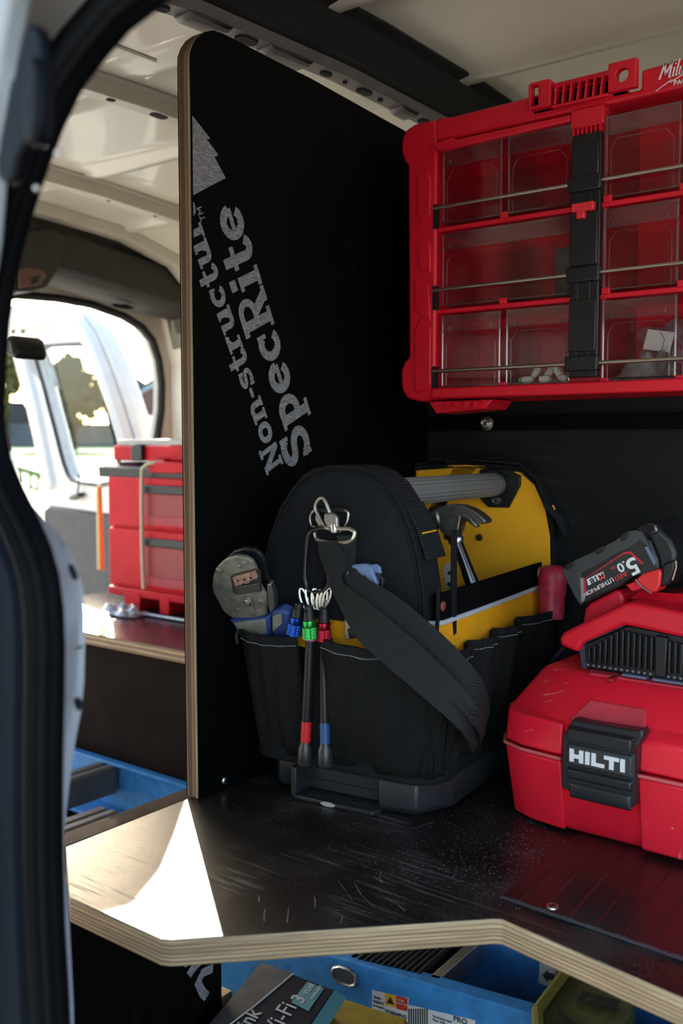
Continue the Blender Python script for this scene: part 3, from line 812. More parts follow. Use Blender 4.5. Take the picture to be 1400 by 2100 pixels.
# deep scratches and scuffs on the film
mb = MB()
for pts in ([(1225 - 499, 1810), (740, 1835), (770, 1862)], [(694, 1807), (708, 1826), (722, 1846)], [(1244 // 2 + 142, 1796), (785, 1810), (778, 1800), (781, 1788)], [(660, 1860), (700, 1868), (760, 1872)],
            [(530, 1838), (531, 1850)], [(543, 1865), (541, 1878), (542, 1890)], [(644, 1838), (646, 1850), (645, 1862)], [(703, 1880), (697, 1894)], [(592, 1860), (588, 1893)], [(848, 1700), (868, 1692), (890, 1685)], [(790, 1840), (815, 1855), (830, 1868)]):
    P_ = [Vector(W.P(u, v, 'z', .0003)) - Vector((-.5, .75, 0)) for u, v in pts]
    d = [.0002 + .0005 * random.random() for _ in P_]
    for p, q_, w0 in zip(P_, P_[1:], d):
        t = (q_ - p).normalized(); n_ = Vector((-t.y, t.x, 0)) * w0
        mb.add([p - n_ * .4, p + n_ * .4, q_ + n_, q_ - n_], [(0, 1, 2, 3)])
o = mb.build('scratch', plain('pale_scratch', (.16, .15, .15), .8), sh, recalc=False); o['kind'] = 'stuff'
# specks of sawdust lying on the film
mb = MB(); rnd = random.Random(11)
for i in range(1500):
    if i < 620: u, v = rnd.gauss(1060, 90), rnd.gauss(1755, 42)
    elif i < 900: u, v = rnd.gauss(850, 120), rnd.gauss(1840, 45)
    else: u, v = rnd.uniform(400, 1100), rnd.uniform(1640, 1880)
    p = Vector(W.P(u, v, 'z', .0002)); q_ = p - Vector((-.5, .75, 0))
    if not (-.74 < p.x < -.3 and p.y > .70): continue
    s = rnd.choice((.00022, .00028, .0004)); a_ = rnd.uniform(0, 3)
    mb.add([q_ + Vector((s * math.cos(a_ + t), s * math.sin(a_ + t), 0)) for t in (0, 2.1, 4.2)] + [q_ + Vector((0, 0, s))], [(0, 1, 3), (1, 2, 3), (2, 0, 3)])
o = mb.build('sawdust', base('sawdust_grey', (.32, .30, .30), .9), sh, recalc=False); o['kind'] = 'stuff'
# ribbed rubber mat
mt = thing('ribbed_rubber_mat', 'thin ribbed rubber mat with a grey scalloped edge at the shelf right', 'mat', loc=(-.33, .73, .0003))
mp = [W.P(*q, 'z', .0)[:2] for q in ((1025, 1845), (1400, 1975))]
x0, y0 = mp[0]; x1, y1 = mp[1]
mm = plain('dark_mat_rubber', (.018, .010, .010), .3, var=.15, bump=.3, bsc=200)
MB().prism([(x0 + .33, y0 - .73), (.60, y1 - .73 - .1 * (y0 - y1)), (.60, .38), (x0 + .33 - .02, .38)], 'z', 0, .0014).build('sheet', mm, mt)
mb = MB()
for i in range(30):
    x = x0 + .33 + .015 + i * .0225; L_ = [];
    for j in range(13):
        t = j / 12; L_.append((x - .035 * t - .02 * t * t * 0, y0 - .73 + .004 + .36 * t, .0014))
    mb.tube(L_, .0011, 5)
o = mb.build('rib', mm, mt, smooth=True); o['kind'] = 'stuff'
mb = MB(); n_ = 16
for i in range(n_):
    a = i / n_; xx = x0 + .33 + a * (x1 - x0) * 1.15; yy = y0 - .73 + a * (y1 - y0) * 1.15
    w_ = .0032 + (.0012 if i % 2 else 0); dx = (x1 - x0) * 1.15 / n_; dy = (y1 - y0) * 1.15 / n_
    mb.prism([(xx, yy), (xx + dx, yy + dy), (xx + dx, yy + dy + w_), (xx, yy + w_)], 'z', .0014, .0022)
mb.build('edge_strip', plain('grey_edge', (.07, .075, .085), .5), mt)
p = W.P(1132, 1860, 'z', .0016)
s_ = thing('wood_screw', 'screw with a cross slot set into the ribbed mat', 'screw', loc=p)
MB().lathe([(.0055, 0), (.0052, .001), (.002, .0014)], (0, 0, 0), (0, 0, 1), 16).build('head', M_steel, s_, smooth=True)
MB().box(-.003, .003, -.0006, .0006, .0012, .0017).box(-.0006, .0006, -.003, .003, .0012, .0017).build('slot', M_void, s_)
# foot panel under the left end of the shelf
ft = thing('foot_panel', 'black printed ply foot panel under the left end of the shelf', 'panel', loc=(-.752, .73, -.2))
MB().box(-.009, .009, -.20, .0, -.24, .178).build('board', M_film_wall, ft, bevel=.001)
mb = MB(); q0 = [W.P(*q, 'x', -.743) for q in ((434, 1975), (425, 1966), (404, 1962), (386, 1966), (412, 2004), (420, 2000), (402, 1975), (412, 1972))]
for pts in ([(436, 1985), (415, 1995), (405, 2015), (415, 2036), (424, 2044)], [(412, 1968), (396, 1985), (386, 2000)], [(388, 1966), (382, 1974), (375, 1968)]):
    L_ = [(p[1] - .73, p[2] + .2) for p in (W.P(u, v, 'x', -.743) for u, v in pts)]
    strokes(mb, L_, .010, lambda a, b, h: (.0095, min(a, -.0005), b), 0)
mb.build('printed_mark', M_print, ft, recalc=False)
pb = thing('timber_block', 'pale timber block at the foot panel edge beside the carton', 'block', loc=(-.782, .735, -.24))
MB().box(-.02, .03, -.015, .02, -.2, .015).build('block', plain('pale_pine', (.55, .40, .22), .7), pb, bevel=.001)

# ================================================================== RED BIN CABINET
CB = Fr((-.4, 1.0, .43), 0)
cb = thing('bin_cabinet', 'red wall-mounted parts cabinet with clear bins held by steel bars', 'cabinet', CB)
def c2(pts, y=1.0): return [(p[0] + .4, p[1] - .43) for p in W.L2('y', y, pts)]
XR = .33   # right side, outside the picture
def tline(u): return 0
outl = c2([(880, 820), (862, 824), (835, 818), (823, 800), (821, 760), (828, 742), (838, 732), (836, 340), (828, 330), (822, 310), (823, 285), (832, 266), (850, 254), (868, 249), (905, 240), (925, 239), (940, 236)])
hz0 = c2([(1092, 196)])[0][1]; hn1 = c2([(1312, 150)])[0][0] + .001; hn0 = hn1 - .032
notch = [(hn0, hz0), (hn0, hz0 - .019), (hn1, hz0 - .019), (hn1, hz0)]
outl += c2([(1092, 196)]) + notch + [(XR - .05, c2([(1092, 196)])[0][1] + .002), (XR, .31), (XR, .02), (XR - .02, .001), (.2, .001)]
inr = c2([(893, 800 - 12), (893, 288)])
xi0 = (c2([(893, 500)])[0][0]); zi0 = .013; zi1 = .298
# rails of the frame
F0, F1 = 0, .115
mb = MB()
mb.prism([p for p in outl], 'y', .09, F1)
back = mb.build('back_shell', M_red, cb, bevel=.002)
left = [p for p in outl if p[0] < xi0 + .001]
lp = sorted([p for p in outl if p[0] <= xi0], key=lambda p: p[1])
ztop = lambda x: outl[14][1] if x > outl[14][0] else None
lp = [p for p in outl[1:14]]
MB().prism([(xi0, .0)] + lp + [(xi0, lp[-1][1] - .001)], 'y', F0, .092).build('side_rail', M_red, cb, bevel=.003)
topz = outl[14][1]
MB().prism([(xi0 - .001, zi1), (XR, zi1), (XR, .33), (.24, topz + .009)] + notch[::-1] + [(c2([(1092, 196)])[0][0], c2([(1092, 196)])[0][1]), (outl[15][0], outl[15][1]), (outl[14][0], outl[14][1]), (xi0 - .001, lp[-1][1])], 'y', F0, .092).build('top_rail', M_red, cb, bevel=.003)
MB().box(xi0 - .001, XR, F0 - .006, .092, .0, zi0).build('bottom_rail', M_red, cb, bevel=.002)
# sloped inner lip of the top rail with its step
mb = MB(); q = c2([(882, 300), (930, 282), (936, 288), (1172, 236), (1172, 250), (905, 312), (896, 306)])
mb.prism(q, 'y', -.004, .01); mb.build('top_lip', M_red, cb, bevel=.0015)
# relief on the left rail: stepped ridge
q = c2([(845, 350), (858, 345), (862, 372), (870, 390), (882, 398), (883, 450), (872, 462), (872, 530), (884, 560), (884, 630), (866, 650), (866, 700), (845, 735), (848, 560), (842, 470)])
MB().prism(c2([(858, 360), (866, 352), (880, 352), (884, 372), (884, 440), (866, 452), (858, 440)]), 'y', -.0025, .002).build('relief_pad', M_red, cb, bevel=.001)
MB().prism(c2([(858, 500), (868, 490), (882, 496), (884, 520), (884, 560), (862, 552)]), 'y', -.0025, .002).build('relief_pad', M_red, cb, bevel=.001)
MB().prism(c2([(852, 580), (860, 572), (880, 585), (884, 660), (872, 650), (854, 640)]), 'y', -.0025, .002).build('relief_pad', M_red, cb, bevel=.001)
MB().prism(c2([(852, 680), (864, 652), (884, 672), (884, 790), (862, 806), (852, 800)]), 'y', -.0025, .002).build('relief_pad', M_red, cb, bevel=.001)
for v in (430, 597, 762):
    z = c2([(893, v)])[0][1]
    MB().box(xi0 - .0035, xi0 + .0015, -.001, .006, z - .022, z + .006).build('bar_slot', M_void, cb)
# shelves between the rows
rows = [.0135, .108, .203]
for i, z in enumerate(rows):
    if i: MB().box(xi0 - .001, XR, .002, .092, z - .0085, z - .003).build('row_shelf', M_red, cb, bevel=.0012)
    for x in (-.162, -.04, .04): MB().box(x - .0045, x + .0045, .0, .004, z - .004, z + .003).build('stop', M_red, cb, bevel=.0008)
# centre column: red back, black spine, bar brackets, red catch
cx0, cx1 = -.0795, -.045
MB().box(cx0 - .002, cx1 + .003, .004, .092, zi0, zi1).build('column', M_red_dark, cb, bevel=.001)
sp = MB().box(cx0 + .001, cx1 - .001, -.004, .006, .018, .272).build('spine', M_black, cb, bevel=.0015)
MB().box(cx0 + .006, cx0 + .011, -.0055, -.003, .022, .268).box(cx0 + .021, cx0 + .025, -.0055, -.003, .022, .268).build('spine_rib', M_black, sp, bevel=.0006)
for a in ((.045, .10), (.135, .19), (.225, .262)): MB().box(cx0 + .002, cx1 - .002, -.0075, -.003, *a).build('spine_pad', M_black, sp, bevel=.0012)
for z in (.0335, .1265, .2205):
    MB().box(cx0 - .0015, cx1 + .0015, -.010, .0, z - .009, z + .007).build('bar_bracket', M_black, cb, bevel=.002, seg=3)
MB().box(cx0 + .006, cx1 - .004, -.014, -.006, .190, .199).box(cx0 + .011, cx0 + .02, -.013, -.006, .183, .191).build('catch', plain('bright_red_catch', (.75, .03, .05), .35), cb, bevel=.0012)
for i in range(7): MB().box(cx0 + .001 + i * .0049, cx0 + .003 + i * .0049, -.003, .006, .270, .279).build('comb_tooth', M_red, cb)
MB().box(cx0 - .001, cx1 + .001, -.004, .004, .279, .298).build('spine_cap', M_red, cb, bevel=.001)
# steel bars
zb = [.0325, .1268, .2212]
for z in zb:
    MB().tube([(xi0 - .001, -.004, z), (XR - .02, -.004, z)], .0021, 12).build('steel_bar', plain('worn_steel_bar', (.62, .55, .46), .3, 1, var=.1), cb, smooth=True)
# handle and hanging loop on top
hz = c2([(1092, 196)])[0][1]
hx0, hx1 = c2([(1092, 196)])[0][0], c2([(1312, 150)])[0][0]
MB().box(hx0, hx1 - .031, .0, .05, hz - .022, hz + .0).build('handle_base', M_red, cb, bevel=.002)
h = MB()
h.ring(rrect(hx0, hx0 + .026, hz - .018, hz + .010, .003), rrect(hx0 + .003, hx0 + .0115, hz - .015, hz + .007, .001), 'y', -.010, .0)
h.box(hx0 + .0125, hx0 + .0145, -.010, .0, hz - .015, hz + .007).build('handle_socket', M_red, cb, bevel=.0008)
for i in range(7):
    x = hx0 + .029 + i * .0086
    MB().prism([(x, hz - .018), (x + .0022, hz - .018), (x + .0045, hz + .004), (x + .0025, hz + .004)], 'y', -.009, .0).build('handle_rib', M_red, cb, bevel=.0005)
MB().box(hx0 + .026, hx1 - .03, -.009, .0, hz - .021, hz - .018).box(hx0 + .026, hx1 - .03, -.005, .02, hz + .001, hz + .006).build('handle_bar', M_red, cb, bevel=.001)
lx = hx1 - .030
h = MB()
cxm, czm = lx + .0148, hz - .004
TH = [2 * math.pi * q_ / 32 for q_ in range(32)]
outc = [(cxm + .0148 * math.cos(t_) / max(abs(math.cos(t_)), abs(math.sin(t_))), czm + .0142 * math.sin(t_) / max(abs(math.cos(t_)), abs(math.sin(t_)))) for t_ in TH]
inc2 = [(cxm + .0068 * math.cos(t_), czm + .0068 * math.sin(t_)) for t_ in TH]
h.ring(outc, inc2, 'y', -.010, -.001); h.build('hanging_loop', M_red, cb, bevel=.001)
# feet under the cabinet
q = c2([(868, 823), (884, 848), (985, 838), (1000, 818)])
MB().prism([(p[0], min(p[1], .002)) for p in q], 'y', .01, .06).build('foot', M_red, cb, bevel=.0015)
for u in (915, 935, 955, 972): 
    q = c2([(u - 6, 825), (u + 1, 838), (u + 7, 823)]); MB().prism([(p[0], min(p[1], .001)) for p in q], 'y', .002, .012).build('foot_rib', M_red, cb)
# brand script
q = c2([(1353, 166)])[0]
sl = Vector((1, 0, .0)).normalized()
mb = MB()
def stk(pts, w_): strokes(mb, pts, w_, lambda a, b, h_: (q[0] + (a + b * .25) * .0155, -.0022, q[1] + b * .0155 + a * .0), 0)
GLs = [  # a brushed script word
 ([(.0, .05), (.12, 1.0)], .13), ([(.12, 1.0), (.34, .25)], .12), ([(.34, .25), (.60, 1.05)], .12), ([(.60, 1.05), (.62, .08), (.74, .05)], .13),
 ([(.84, .62), (.84, .1), (.95, .08)], .11), ([(.86, .78), (.87, .86)], .1), ([(1.06, 1.05), (1.04, .1), (1.16, .08)], .11),
 ([(1.24, .6), (1.24, .1), (1.42, .1), (1.44, .6)], .1), ([(1.44, .6), (1.46, .1), (1.64, .12), (1.66, .62)], .1), ([(2.02, .5), (1.84, .6), (1.78, .3), (1.9, .08), (2.06, .3), (2.06, .1)], .1),
 ([(2.2, .62), (2.2, .1), (2.42, .12), (2.42, .6)], .1), ([(2.62, 1.05), (2.55, .1)], .1), ([(2.58, .3), (2.8, .62)], .08), ([(2.6, .32), (2.84, .08)], .1),
 ([(2.95, .35), (3.16, .42), (3.1, .62), (2.94, .45), (2.98, .1), (3.2, .12)], .09), ([(3.3, .35), (3.5, .42), (3.45, .62), (3.3, .45), (3.33, .1), (3.55, .12)], .09)]
for p_, w_ in GLs: stk(p_, w_)
stk([(-.05, -.62), (.9, -.10)], .07); stk([(.9, -.10), (.75, -.28), (1.5, .02)], .08); stk([(1.5, .02), (2.8, .02)], .07)
mb.build('brand_script', M_white_ink, cb, recalc=False)
text_obj('PACKOUT', 'brand_word', M_white_ink, cb, (q[0] + .0145, -.0022, q[1] - .0085), (1, 0, 0), (0, 0, 1), .0072, .012)

# bins
BW = {}
def make_bin(parent, x0, x1, z0, hgt=.083, dep=.086, split=False):
    """open-topped clear bin: front, sides, floor, back, rim and lip"""
    b = MB(); t = .0012; z1 = z0 + hgt; y0 = .003
    b.box(x0, x1, y0, y0 + t, z0, z1 - .018)
    b.box(x0, x0 + t, y0, dep, z0, z1 - .012).box(x1 - t, x1, y0, dep, z0, z1 - .012)
    b.box(x0, x1, y0, dep, z0, z0 + t).box(x0, x1, dep - t, dep, z0, z1 - .012)
    if split: b.box((x0 + x1) / 2 - .006, (x0 + x1) / 2 - .0048, y0, dep, z0, z1 - .014).box((x0 + x1) / 2 + .0048, (x0 + x1) / 2 + .006, y0, dep, z0, z1 - .014)
    o = b.build('bin', M_clear, parent, bevel=.0006, seg=1)
    r = MB()
    zr = z1 - .018
    r.box(x0 - .001, x1 + .001, y0 - .002, y0 + .0015, zr - .0014, zr + .0012)           # ledge over the front
    r.box(x0 - .001, x1 + .001, y0 - .0005, y0 + .0008, zr + .001, z1 - .001)              # raised front lip
    r.box(x0 - .001, x1 + .001, y0 - .001, y0 + .0012, z1 - .0022, z1)
    for x in (x0, x1):
        r.tube([(x, y0 - .0004, z0 + .002), (x, y0 - .0004, zr)], .0012, 6)
        r.tube([(x, y0 - .0008, zr), (x, y0 - .0008, z1)], .0010, 6)
    for x in (x0 + .010, x1 - .010): r.box(x - .0008, x + .0008, y0 - .0025, y0 - .001, zr + .001, zr + .0055)
    # window frame moulded in the front face
    ix0, ix1, iz1 = x0 + .006, x1 - .006, zr - .006
    w = MB(); w.tube([(ix0 - .001, y0 - .0002, z0 + .002), (ix0 - .001, y0 - .0002, iz1 - .010), (ix0 + .006, y0 - .0002, iz1), (ix1 - .008, y0 - .0002, iz1), (ix1, y0 - .0002, iz1 - .010), (ix1, y0 - .0002, z0 + .002)], .0004, 5)
    w.build('front_bead', M_clear_rim, o)
    r.box(x0, x1, y0 - .001, y0 + .001, z0 - .0005, z0 + .0012)
    r.build('rim', M_clear_rim, o, smooth=False)
    return o
cols = [(-.2425, -.1665), (-.1570, -.0815)]
rcols = [(-.0425, .0345), (.0435, .1205), (.1295, .2065), (.2155, .2925)]
for z in (rows[0], rows[2]):
    for a, b in cols + rcols: make_bin(cb, a, b, z + .0006)
make_bin(cb, cols[0][0], cols[1][1], rows[1] + .0006, split=True)
for a, b in rcols: make_bin(cb, a, b, rows[1] + .0006)
# things in the bins
plug_w = plain('white_nylon', (.62, .60, .56), .5); plug_g = plain('green_nylon', (.03, .45, .08), .45); plug_r = plain('dark_red_plastic', (.25, .01, .01), .4)
def plug(x, y, z, rot, tip, lab, tilt=0):
    t = thing('push_fitting', lab, 'fitting', loc=(x - .4, 1.0 + y, .43 + z), group='small fittings in the lower bin')
    d = Vector((math.cos(rot), .25 * math.sin(rot * 3), math.sin(rot))).normalized()
    MB().lathe([(.0030, -.006), (.0046, -.0055), (.0046, .003), (.0036, .0035), (.0036, .006), (.0022, .0062), (.002, .003)], (0, 0, 0), d, 12).build('body', plug_w, t, smooth=True)
    MB().lathe([(.0034, -.0105), (.0040, -.010), (.0040, -.006)], (0, 0, 0), d, 10).build('tip', tip, t, smooth=True)
z0 = rows[0] + .0055
plug(-.138, .018, z0, .05, plug_g, 'white fitting with a green collar lying nearest the left side of the bin')
plug(-.134, .030, z0 + .009, 1.0, plug_w, 'white fitting standing on end above the green collared one')
plug(-.116, .016, z0, .1, plug_r, 'white fitting with a dark red collar lying on the bin floor')
plug(-.118, .032, z0 + .009, .9, plug_g, 'tilted white fitting with a green collar near the bin middle')
plug(-.104, .024, z0 + .008, 2.2, plug_w, 'pale fitting showing its open round end')
plug(-.094, .018, z0, 2.9, plug_r, 'white fitting with a dark red collar by the right side of the bin')
plug(-.089, .030, z0 + .008, 1.9, plug_g, 'fitting with a green collar highest at the right side of the bin')
def crumple(nx, ny, w_, d_, hh, seed):
    rnd = random.Random(seed); mb = MB()
    ph = [rnd.uniform(0, 6) for _ in range(8)]
    def f(s, side):
        def g(u, v):
            e = math.sin(math.pi * u) ** .5 * math.sin(math.pi * v) ** .5 if 0 < u < 1 and 0 < v < 1 else 0
            n_ = .5 + .25 * math.sin(9 * u + ph[0]) * math.sin(7 * v + ph[1]) + .2 * math.sin(17 * u + 11 * v + ph[2]) + .12 * math.sin(31 * v - 23 * u + ph[3])
            return ((u - .5) * w_ + .003 * math.sin(13 * v + ph[4]), (v - .5) * d_ + .003 * math.sin(11 * u + ph[5]), (hh * n_ * e if side else .0015 * n_) + .0005)
        return g
    mb.grid(f(0, 1), nx, ny); mb.grid(f(0, 0), nx, ny); return mb
bg = thing('plastic_bag_of_parts', 'crumpled clear plastic bag filling the floor of the bin right of the black spine', 'bag', loc=(-.404, 1.036, .43 + rows[0] + .003), group=None)
crumple(26, 20, .066, .05, .034, 3).build('film', M_bag, bg, smooth=True)
bg2 = thing('labelled_plastic_bag', 'clear plastic bag with a white paper label standing at the bin rear', 'bag', loc=(-.400, 1.068, .43 + rows[0] + .004))
o = crumple(24, 20, .054, .052, .007, 5).build('film', M_bag, bg2, smooth=True); o.rotation_euler = (rad(75), rad(-12), 0); o.location = (0, 0, .034)
lb = MB().box(-.015, .015, -.011, .011, 0, .0004).build('label', base('white_paper', (.75, .75, .74), .7), bg2); lb.rotation_euler = (rad(80), rad(10), 0); lb.location = (-.003, -.012, .040)
lb2 = MB().tube([(-.001, .010, .0006), (.006, .002, .0006), (.006, -.009, .0006)], .0005, 5).build('pen_mark', base('blue_ink', (.05, .12, .5), .5), lb)
cd = thing('reflection_card', 'olive card standing in for a dark reflection in the wide middle-row bin', 'card', loc=(-.525, 1.055, .43 + rows[1] + .003))  # added card, its colour paints a dark reflection seen in the bin
MB().box(-.0, .036, .0, .002, 0, .058).build('card', plain('dark_reflection', (.07, .065, .05), .7), cd, bevel=.0005)
MB().box(.003, .033, -.0006, 0, .018, .052).build('print', plain('pale_reflection', (.10, .095, .08), .6), cd)  # paler inset within the painted reflection
# ================================================================== TOOL BAG
B = Fr((-.586, .7968, 0), 8)
bag = thing('open_tool_bag', 'black open tool bag with yellow lining, grey tube handle and plastic base', 'tool bag', B)
def b2(pts, y): return B.L2('y', y, pts)
# --- moulded base
bs = MB()
M_base = scuffed('base_plastic', (.022, .024, .028), .42, .15)
BZ = .038
R0 = [(-.166, .075), (-.136, .026), (-.104, .026)]
left_blk = [(-.104, .045), (-.104, .022), (-.132, .018), (-.162, .055), (-.126, .30), (-.12, .335), (-.10, .335), (-.10, .05)]
right_blk = [(.0, .045), (.0, .004), (.040, .010), (.062, .050), (.064, .30), (.04, .345), (-.02, .345), (-.02, .05)]
def tap(poly, k, cx=-.052, cy=.18): return [(cx + (x - cx) * k, cy + (y - cy) * k) for x, y in poly]
for nm, pl in (('corner_block', left_blk), ('corner_block', right_blk)):
    MB().loft([[(x, y, .003) for x, y in tap(pl, .975)], [(x, y, .009) for x, y in pl], [(x, y, .032) for x, y in pl], [(x, y, BZ) for x, y in tap(pl, .985)]]).build(nm, M_base, bag, bevel=.002, seg=3)
MB().box(-.104, .0, .022, .35, .006, .036).build('base_recess', M_base, bag, bevel=.0015)
MB().box(-.098, -.003, .020, .024, .016, .018).build('recess_bead', M_base, bag)
MB().prism([(-.095, -.004), (-.002, -.006), (.001, .0), (.001, .026), (-.103, .026), (-.103, .0)], 'z', .001, .0055).build('base_lip', M_base, bag, bevel=.001)
MB().box(-.104, -.097, -.001, .026, .003, .034).build('recess_cheek', M_base, bag, bevel=.0012)
for a in ((-.085, -.062), (-.035, -.012)): MB().box(*a, .004, .012, .0055, .0068).build('latch_slot', M_void, bag)
h = MB(); h.lathe([(.009, 0), (.009, .0006)], (-.055, -.0046, .0028), (0, -1, 0), 16); sp_ = h.build('paint_spot', plain('pale_paint', (.5, .48, .44), .6), bag); sp_.scale = (1, 1, .28); sp_.location.z = .0022
# --- body below the rim
def rr(x0, x1, y0, y1, r, z, n=5, ex=0):
    out = []
    for cx, cy, a in ((x1 - r, y1 - r, 0), (x0 + r, y1 - r, 90), (x0 + r, y0 + r, 180), (x1 - r, y0 + r, 270)):
        out += [(cx + r * math.cos(rad(a + 90 * i / n)), cy + r * math.sin(rad(a + 90 * i / n)), z) for i in range(n + 1)]
    return out
mb = MB()
def rr(x0, x1, y0, y1, r, z, n=5, _rr=rr):
    return [(x if x > -.05 else x + max(0, y - .06) * .13, y, zz) for x, y, zz in _rr(x0, x1, y0, y1, r, z, n)]
mb.loft([rr(-.150, .056, .012, .340, .03, .040), rr(-.156, .060, .010, .340, .03, .08), rr(-.158, .0585, .012, .340, .025, .15), rr(-.156, .0585, .018, .340, .02, .176)])
mb.build('body', M_fab2, bag, smooth=True)
# bottom binding
mb = MB(); mb.loft([rr(-.162, .064, .002, .352, .035, .0375), rr(-.164, .066, .0, .354, .035, .0405), rr(-.162, .064, .003, .352, .035, .052), rr(-.156, .058, .008, .348, .035, .053)], cap=False); mb.build('bottom_binding', M_web2, bag, smooth=True)
# yellow band, reflective piping and dark rim around front and sides
def wall_path(z, e=0): return [(-.122 - e, .33, z), (-.149 - e, .10, z), (-.156 - e, .03, z), (-.150, .017 - e, z), (-.05, .0150 - e, z), (.045, .0170 - e, z), (.056 + e, .020, z), (.0585 + e, .030, z), (.0600 + e, .12, z), (.0600 + e, .22, z), (.0590 + e, .325, z)]
mb = MB(); mb.loft([[p for p in wall_path(.155, .001)], [p for p in wall_path(.178, .0025)], [p for p in wall_path(.198, .001)], [p for p in wall_path(.198, -.003)], [p for p in wall_path(.155, -.003)]], closed=False, loop=True)
mb.build('yellow_band', M_yel, bag, smooth=True)
MB().tube([Vector(p) for p in wall_path(.1995, .0010)], .0026, 8).build('reflective_piping', M_reflect, bag, smooth=True)
MB().loft([[p for p in wall_path(.2005, .0)][6:], [p for p in wall_path(.2290, -.0005)][6:], [p for p in wall_path(.2290, -.004)][6:], [p for p in wall_path(.2005, -.004)][6:]], closed=False, loop=True).build('side_rim', M_side, bag, smooth=True)
MB().loft([[p for p in wall_path(.2005, .0)][:4], [p for p in wall_path(.2290, -.0005)][:4], [p for p in wall_path(.2290, -.004)][:4], [p for p in wall_path(.2005, -.004)][:4]], closed=False, loop=True).build('side_rim', M_side, bag, smooth=True)
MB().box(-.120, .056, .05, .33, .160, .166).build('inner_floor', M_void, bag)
p = B.P(907, 1243, 'x', .0605); MB().lathe([(.0052, 0), (.0052, .0012), (.0038, .0022)], p, (1, 0, 0), 16).build('rivet', plain('red_brown_rivet', (.35, .10, .08), .35, .4), bag, smooth=True)
# --- front panel: padded, arched
fpx = [(562, 1262), (538, 1240), (534, 1205), (540, 1160), (556, 1100), (578, 1040), (600, 1005), (622, 978), (645, 964), (675, 958), (710, 958), (740, 961), (768, 972), (795, 995), (820, 1035), (843, 1090), (858, 1150), (866, 1210), (870, 1262), (871, 1290)]
fo2 = b2(fpx, .008)
fo2[0] = (-.138, fo2[0][1]); 
botz = .196
poly = [p for p in fo2 if p[1] > botz - .001]
poly = [(poly[0][0], botz)] + poly + [(poly[-1][0], botz)]
def arch(poly, y, k=1.0, dz=0):
    cx = -.045; return [(cx + (x - cx) * k, y, botz + (z - botz) * k + dz) for x, z in poly]
mb = MB(); 
mb.loft([arch(poly, .056, .95), arch(poly, .052, .995), arch(poly, .012, 1.0), arch(poly, .0085, .985), arch(poly, .0060, .93), arch(poly, .0035, .75), arch(poly, .0025, .4)])
mb.build('front_panel', M_fab, bag, smooth=True)
MB().tube(arch(poly[1:-1], .0085, 1.0), .0022, 8).build('piping', M_web2, bag, smooth=True)
MB().tube(arch(poly[1:-1], .0070, .962), .0016, 8).build('piping', M_web2, bag, smooth=True)
MB().tube([(.0605, .014, .24), (.0610, .012, .205), (.0600, .010, .176)], .0021, 8).build('piping', M_web2, bag, smooth=True)
# gusset webbing over the arch
g0 = arch(poly[8:-1], .013, 1.008); g1 = arch(poly[8:-1], .054, 1.005)
MB().ribbon(g0[:9], g1[:9], .002).build('arch_webbing', M_web, bag, smooth=True)
gp = [Vector(a) for a in g1[6:]]
mb = MB(); e0 = B.P(880, 1072, 'y', .035)
t0 = Vector(g0[7]); t1 = Vector(g1[7])
mb.ribbon([Vector(g0[6]) + Vector((.002, 0, 0)), Vector(g0[7]) + Vector((.004, 0, .0)), Vector(g0[8]) + Vector((.006, 0, 0))], [Vector(g1[6]) + Vector((.002, 0, 0)), Vector(g1[7]) + Vector((.005, 0, 0)), Vector(g1[8]) + Vector((.007, 0, 0))], .003)
mb.build('pull_tab', M_web, bag, bevel=.0008)
s0 = Vector(g0[7]) + Vector((.0068, .004, -.003)); s1 = Vector(g1[7]) + Vector((.0078, -.006, -.002)); MB().tube([s0, s1], .0009, 6).build('yellow_stitch', M_yelf, bag)
# webbing stitched down the rim corner
MB().box(.0570, .0610, .050, .059, .170, .290).build('corner_webbing', M_web2, bag, bevel=.0008)
# --- rear panel with yellow face
rpx = [(890, 1150), (893, 1060), (905, 1005), (930, 972), (960, 958), (1000, 954), (1030, 957), (1065, 968), (1095, 995), (1117, 1045), (1127, 1100), (1128, 1165)]
ro = B.L2('y', .335, rpx)
cxr = -.049
mir = [(-.100 - .0 , .0)]
right = [(x, z) for x, z in ro if x > cxr]
right = sorted(right, key=lambda p: p[1])
arc_r = [(right[0][0], .17)] + right
arc_l = [(max(2 * cxr - x, -.122), z) for x, z in reversed(arc_r)]
pr = arc_r + [p for i, p in enumerate(arc_l) if i == 0 or p != arc_l[i - 1]]
MB().prism(pr, 'y', .335, .341).build('rear_lining', M_yelf, bag, bevel=.001)
def arch2(poly, y, k): return [(max(cxr + (x - cxr) * k, -.124), y, .17 + (z - .17) * k) for x, z in poly]
MB().loft([arch2(pr, .339, 1.02), arch2(pr, .340, 1.055), arch2(pr, .346, 1.055), arch2(pr, .348, 1.03)]).build('rear_panel', M_fab, bag, smooth=True)
MB().tube(arch2(pr, .339, 1.022), .0042, 8).build('piping', M_web2, bag, smooth=True)
# webbing tab with yellow stitches on the rear arch
k0 = arch2(arc_r, .322, 1.062); k1 = arch2(arc_r, .346, 1.062)
MB().ribbon(k0[3:8], k1[3:8], .002).build('arch_webbing', M_web, bag, smooth=True)
MB().prism([(.058, .30), (.075, .282), (.085, .262), (.090, .262), (.084, .284), (.062, .305)], 'y', .326, .344).build('pull_tab', M_web, bag, bevel=.001)
MB().tube([(.0745, .325, .2955), (.0715, .325, .3010)], .0010, 6).build('yellow_stitch', M_yelf, bag)
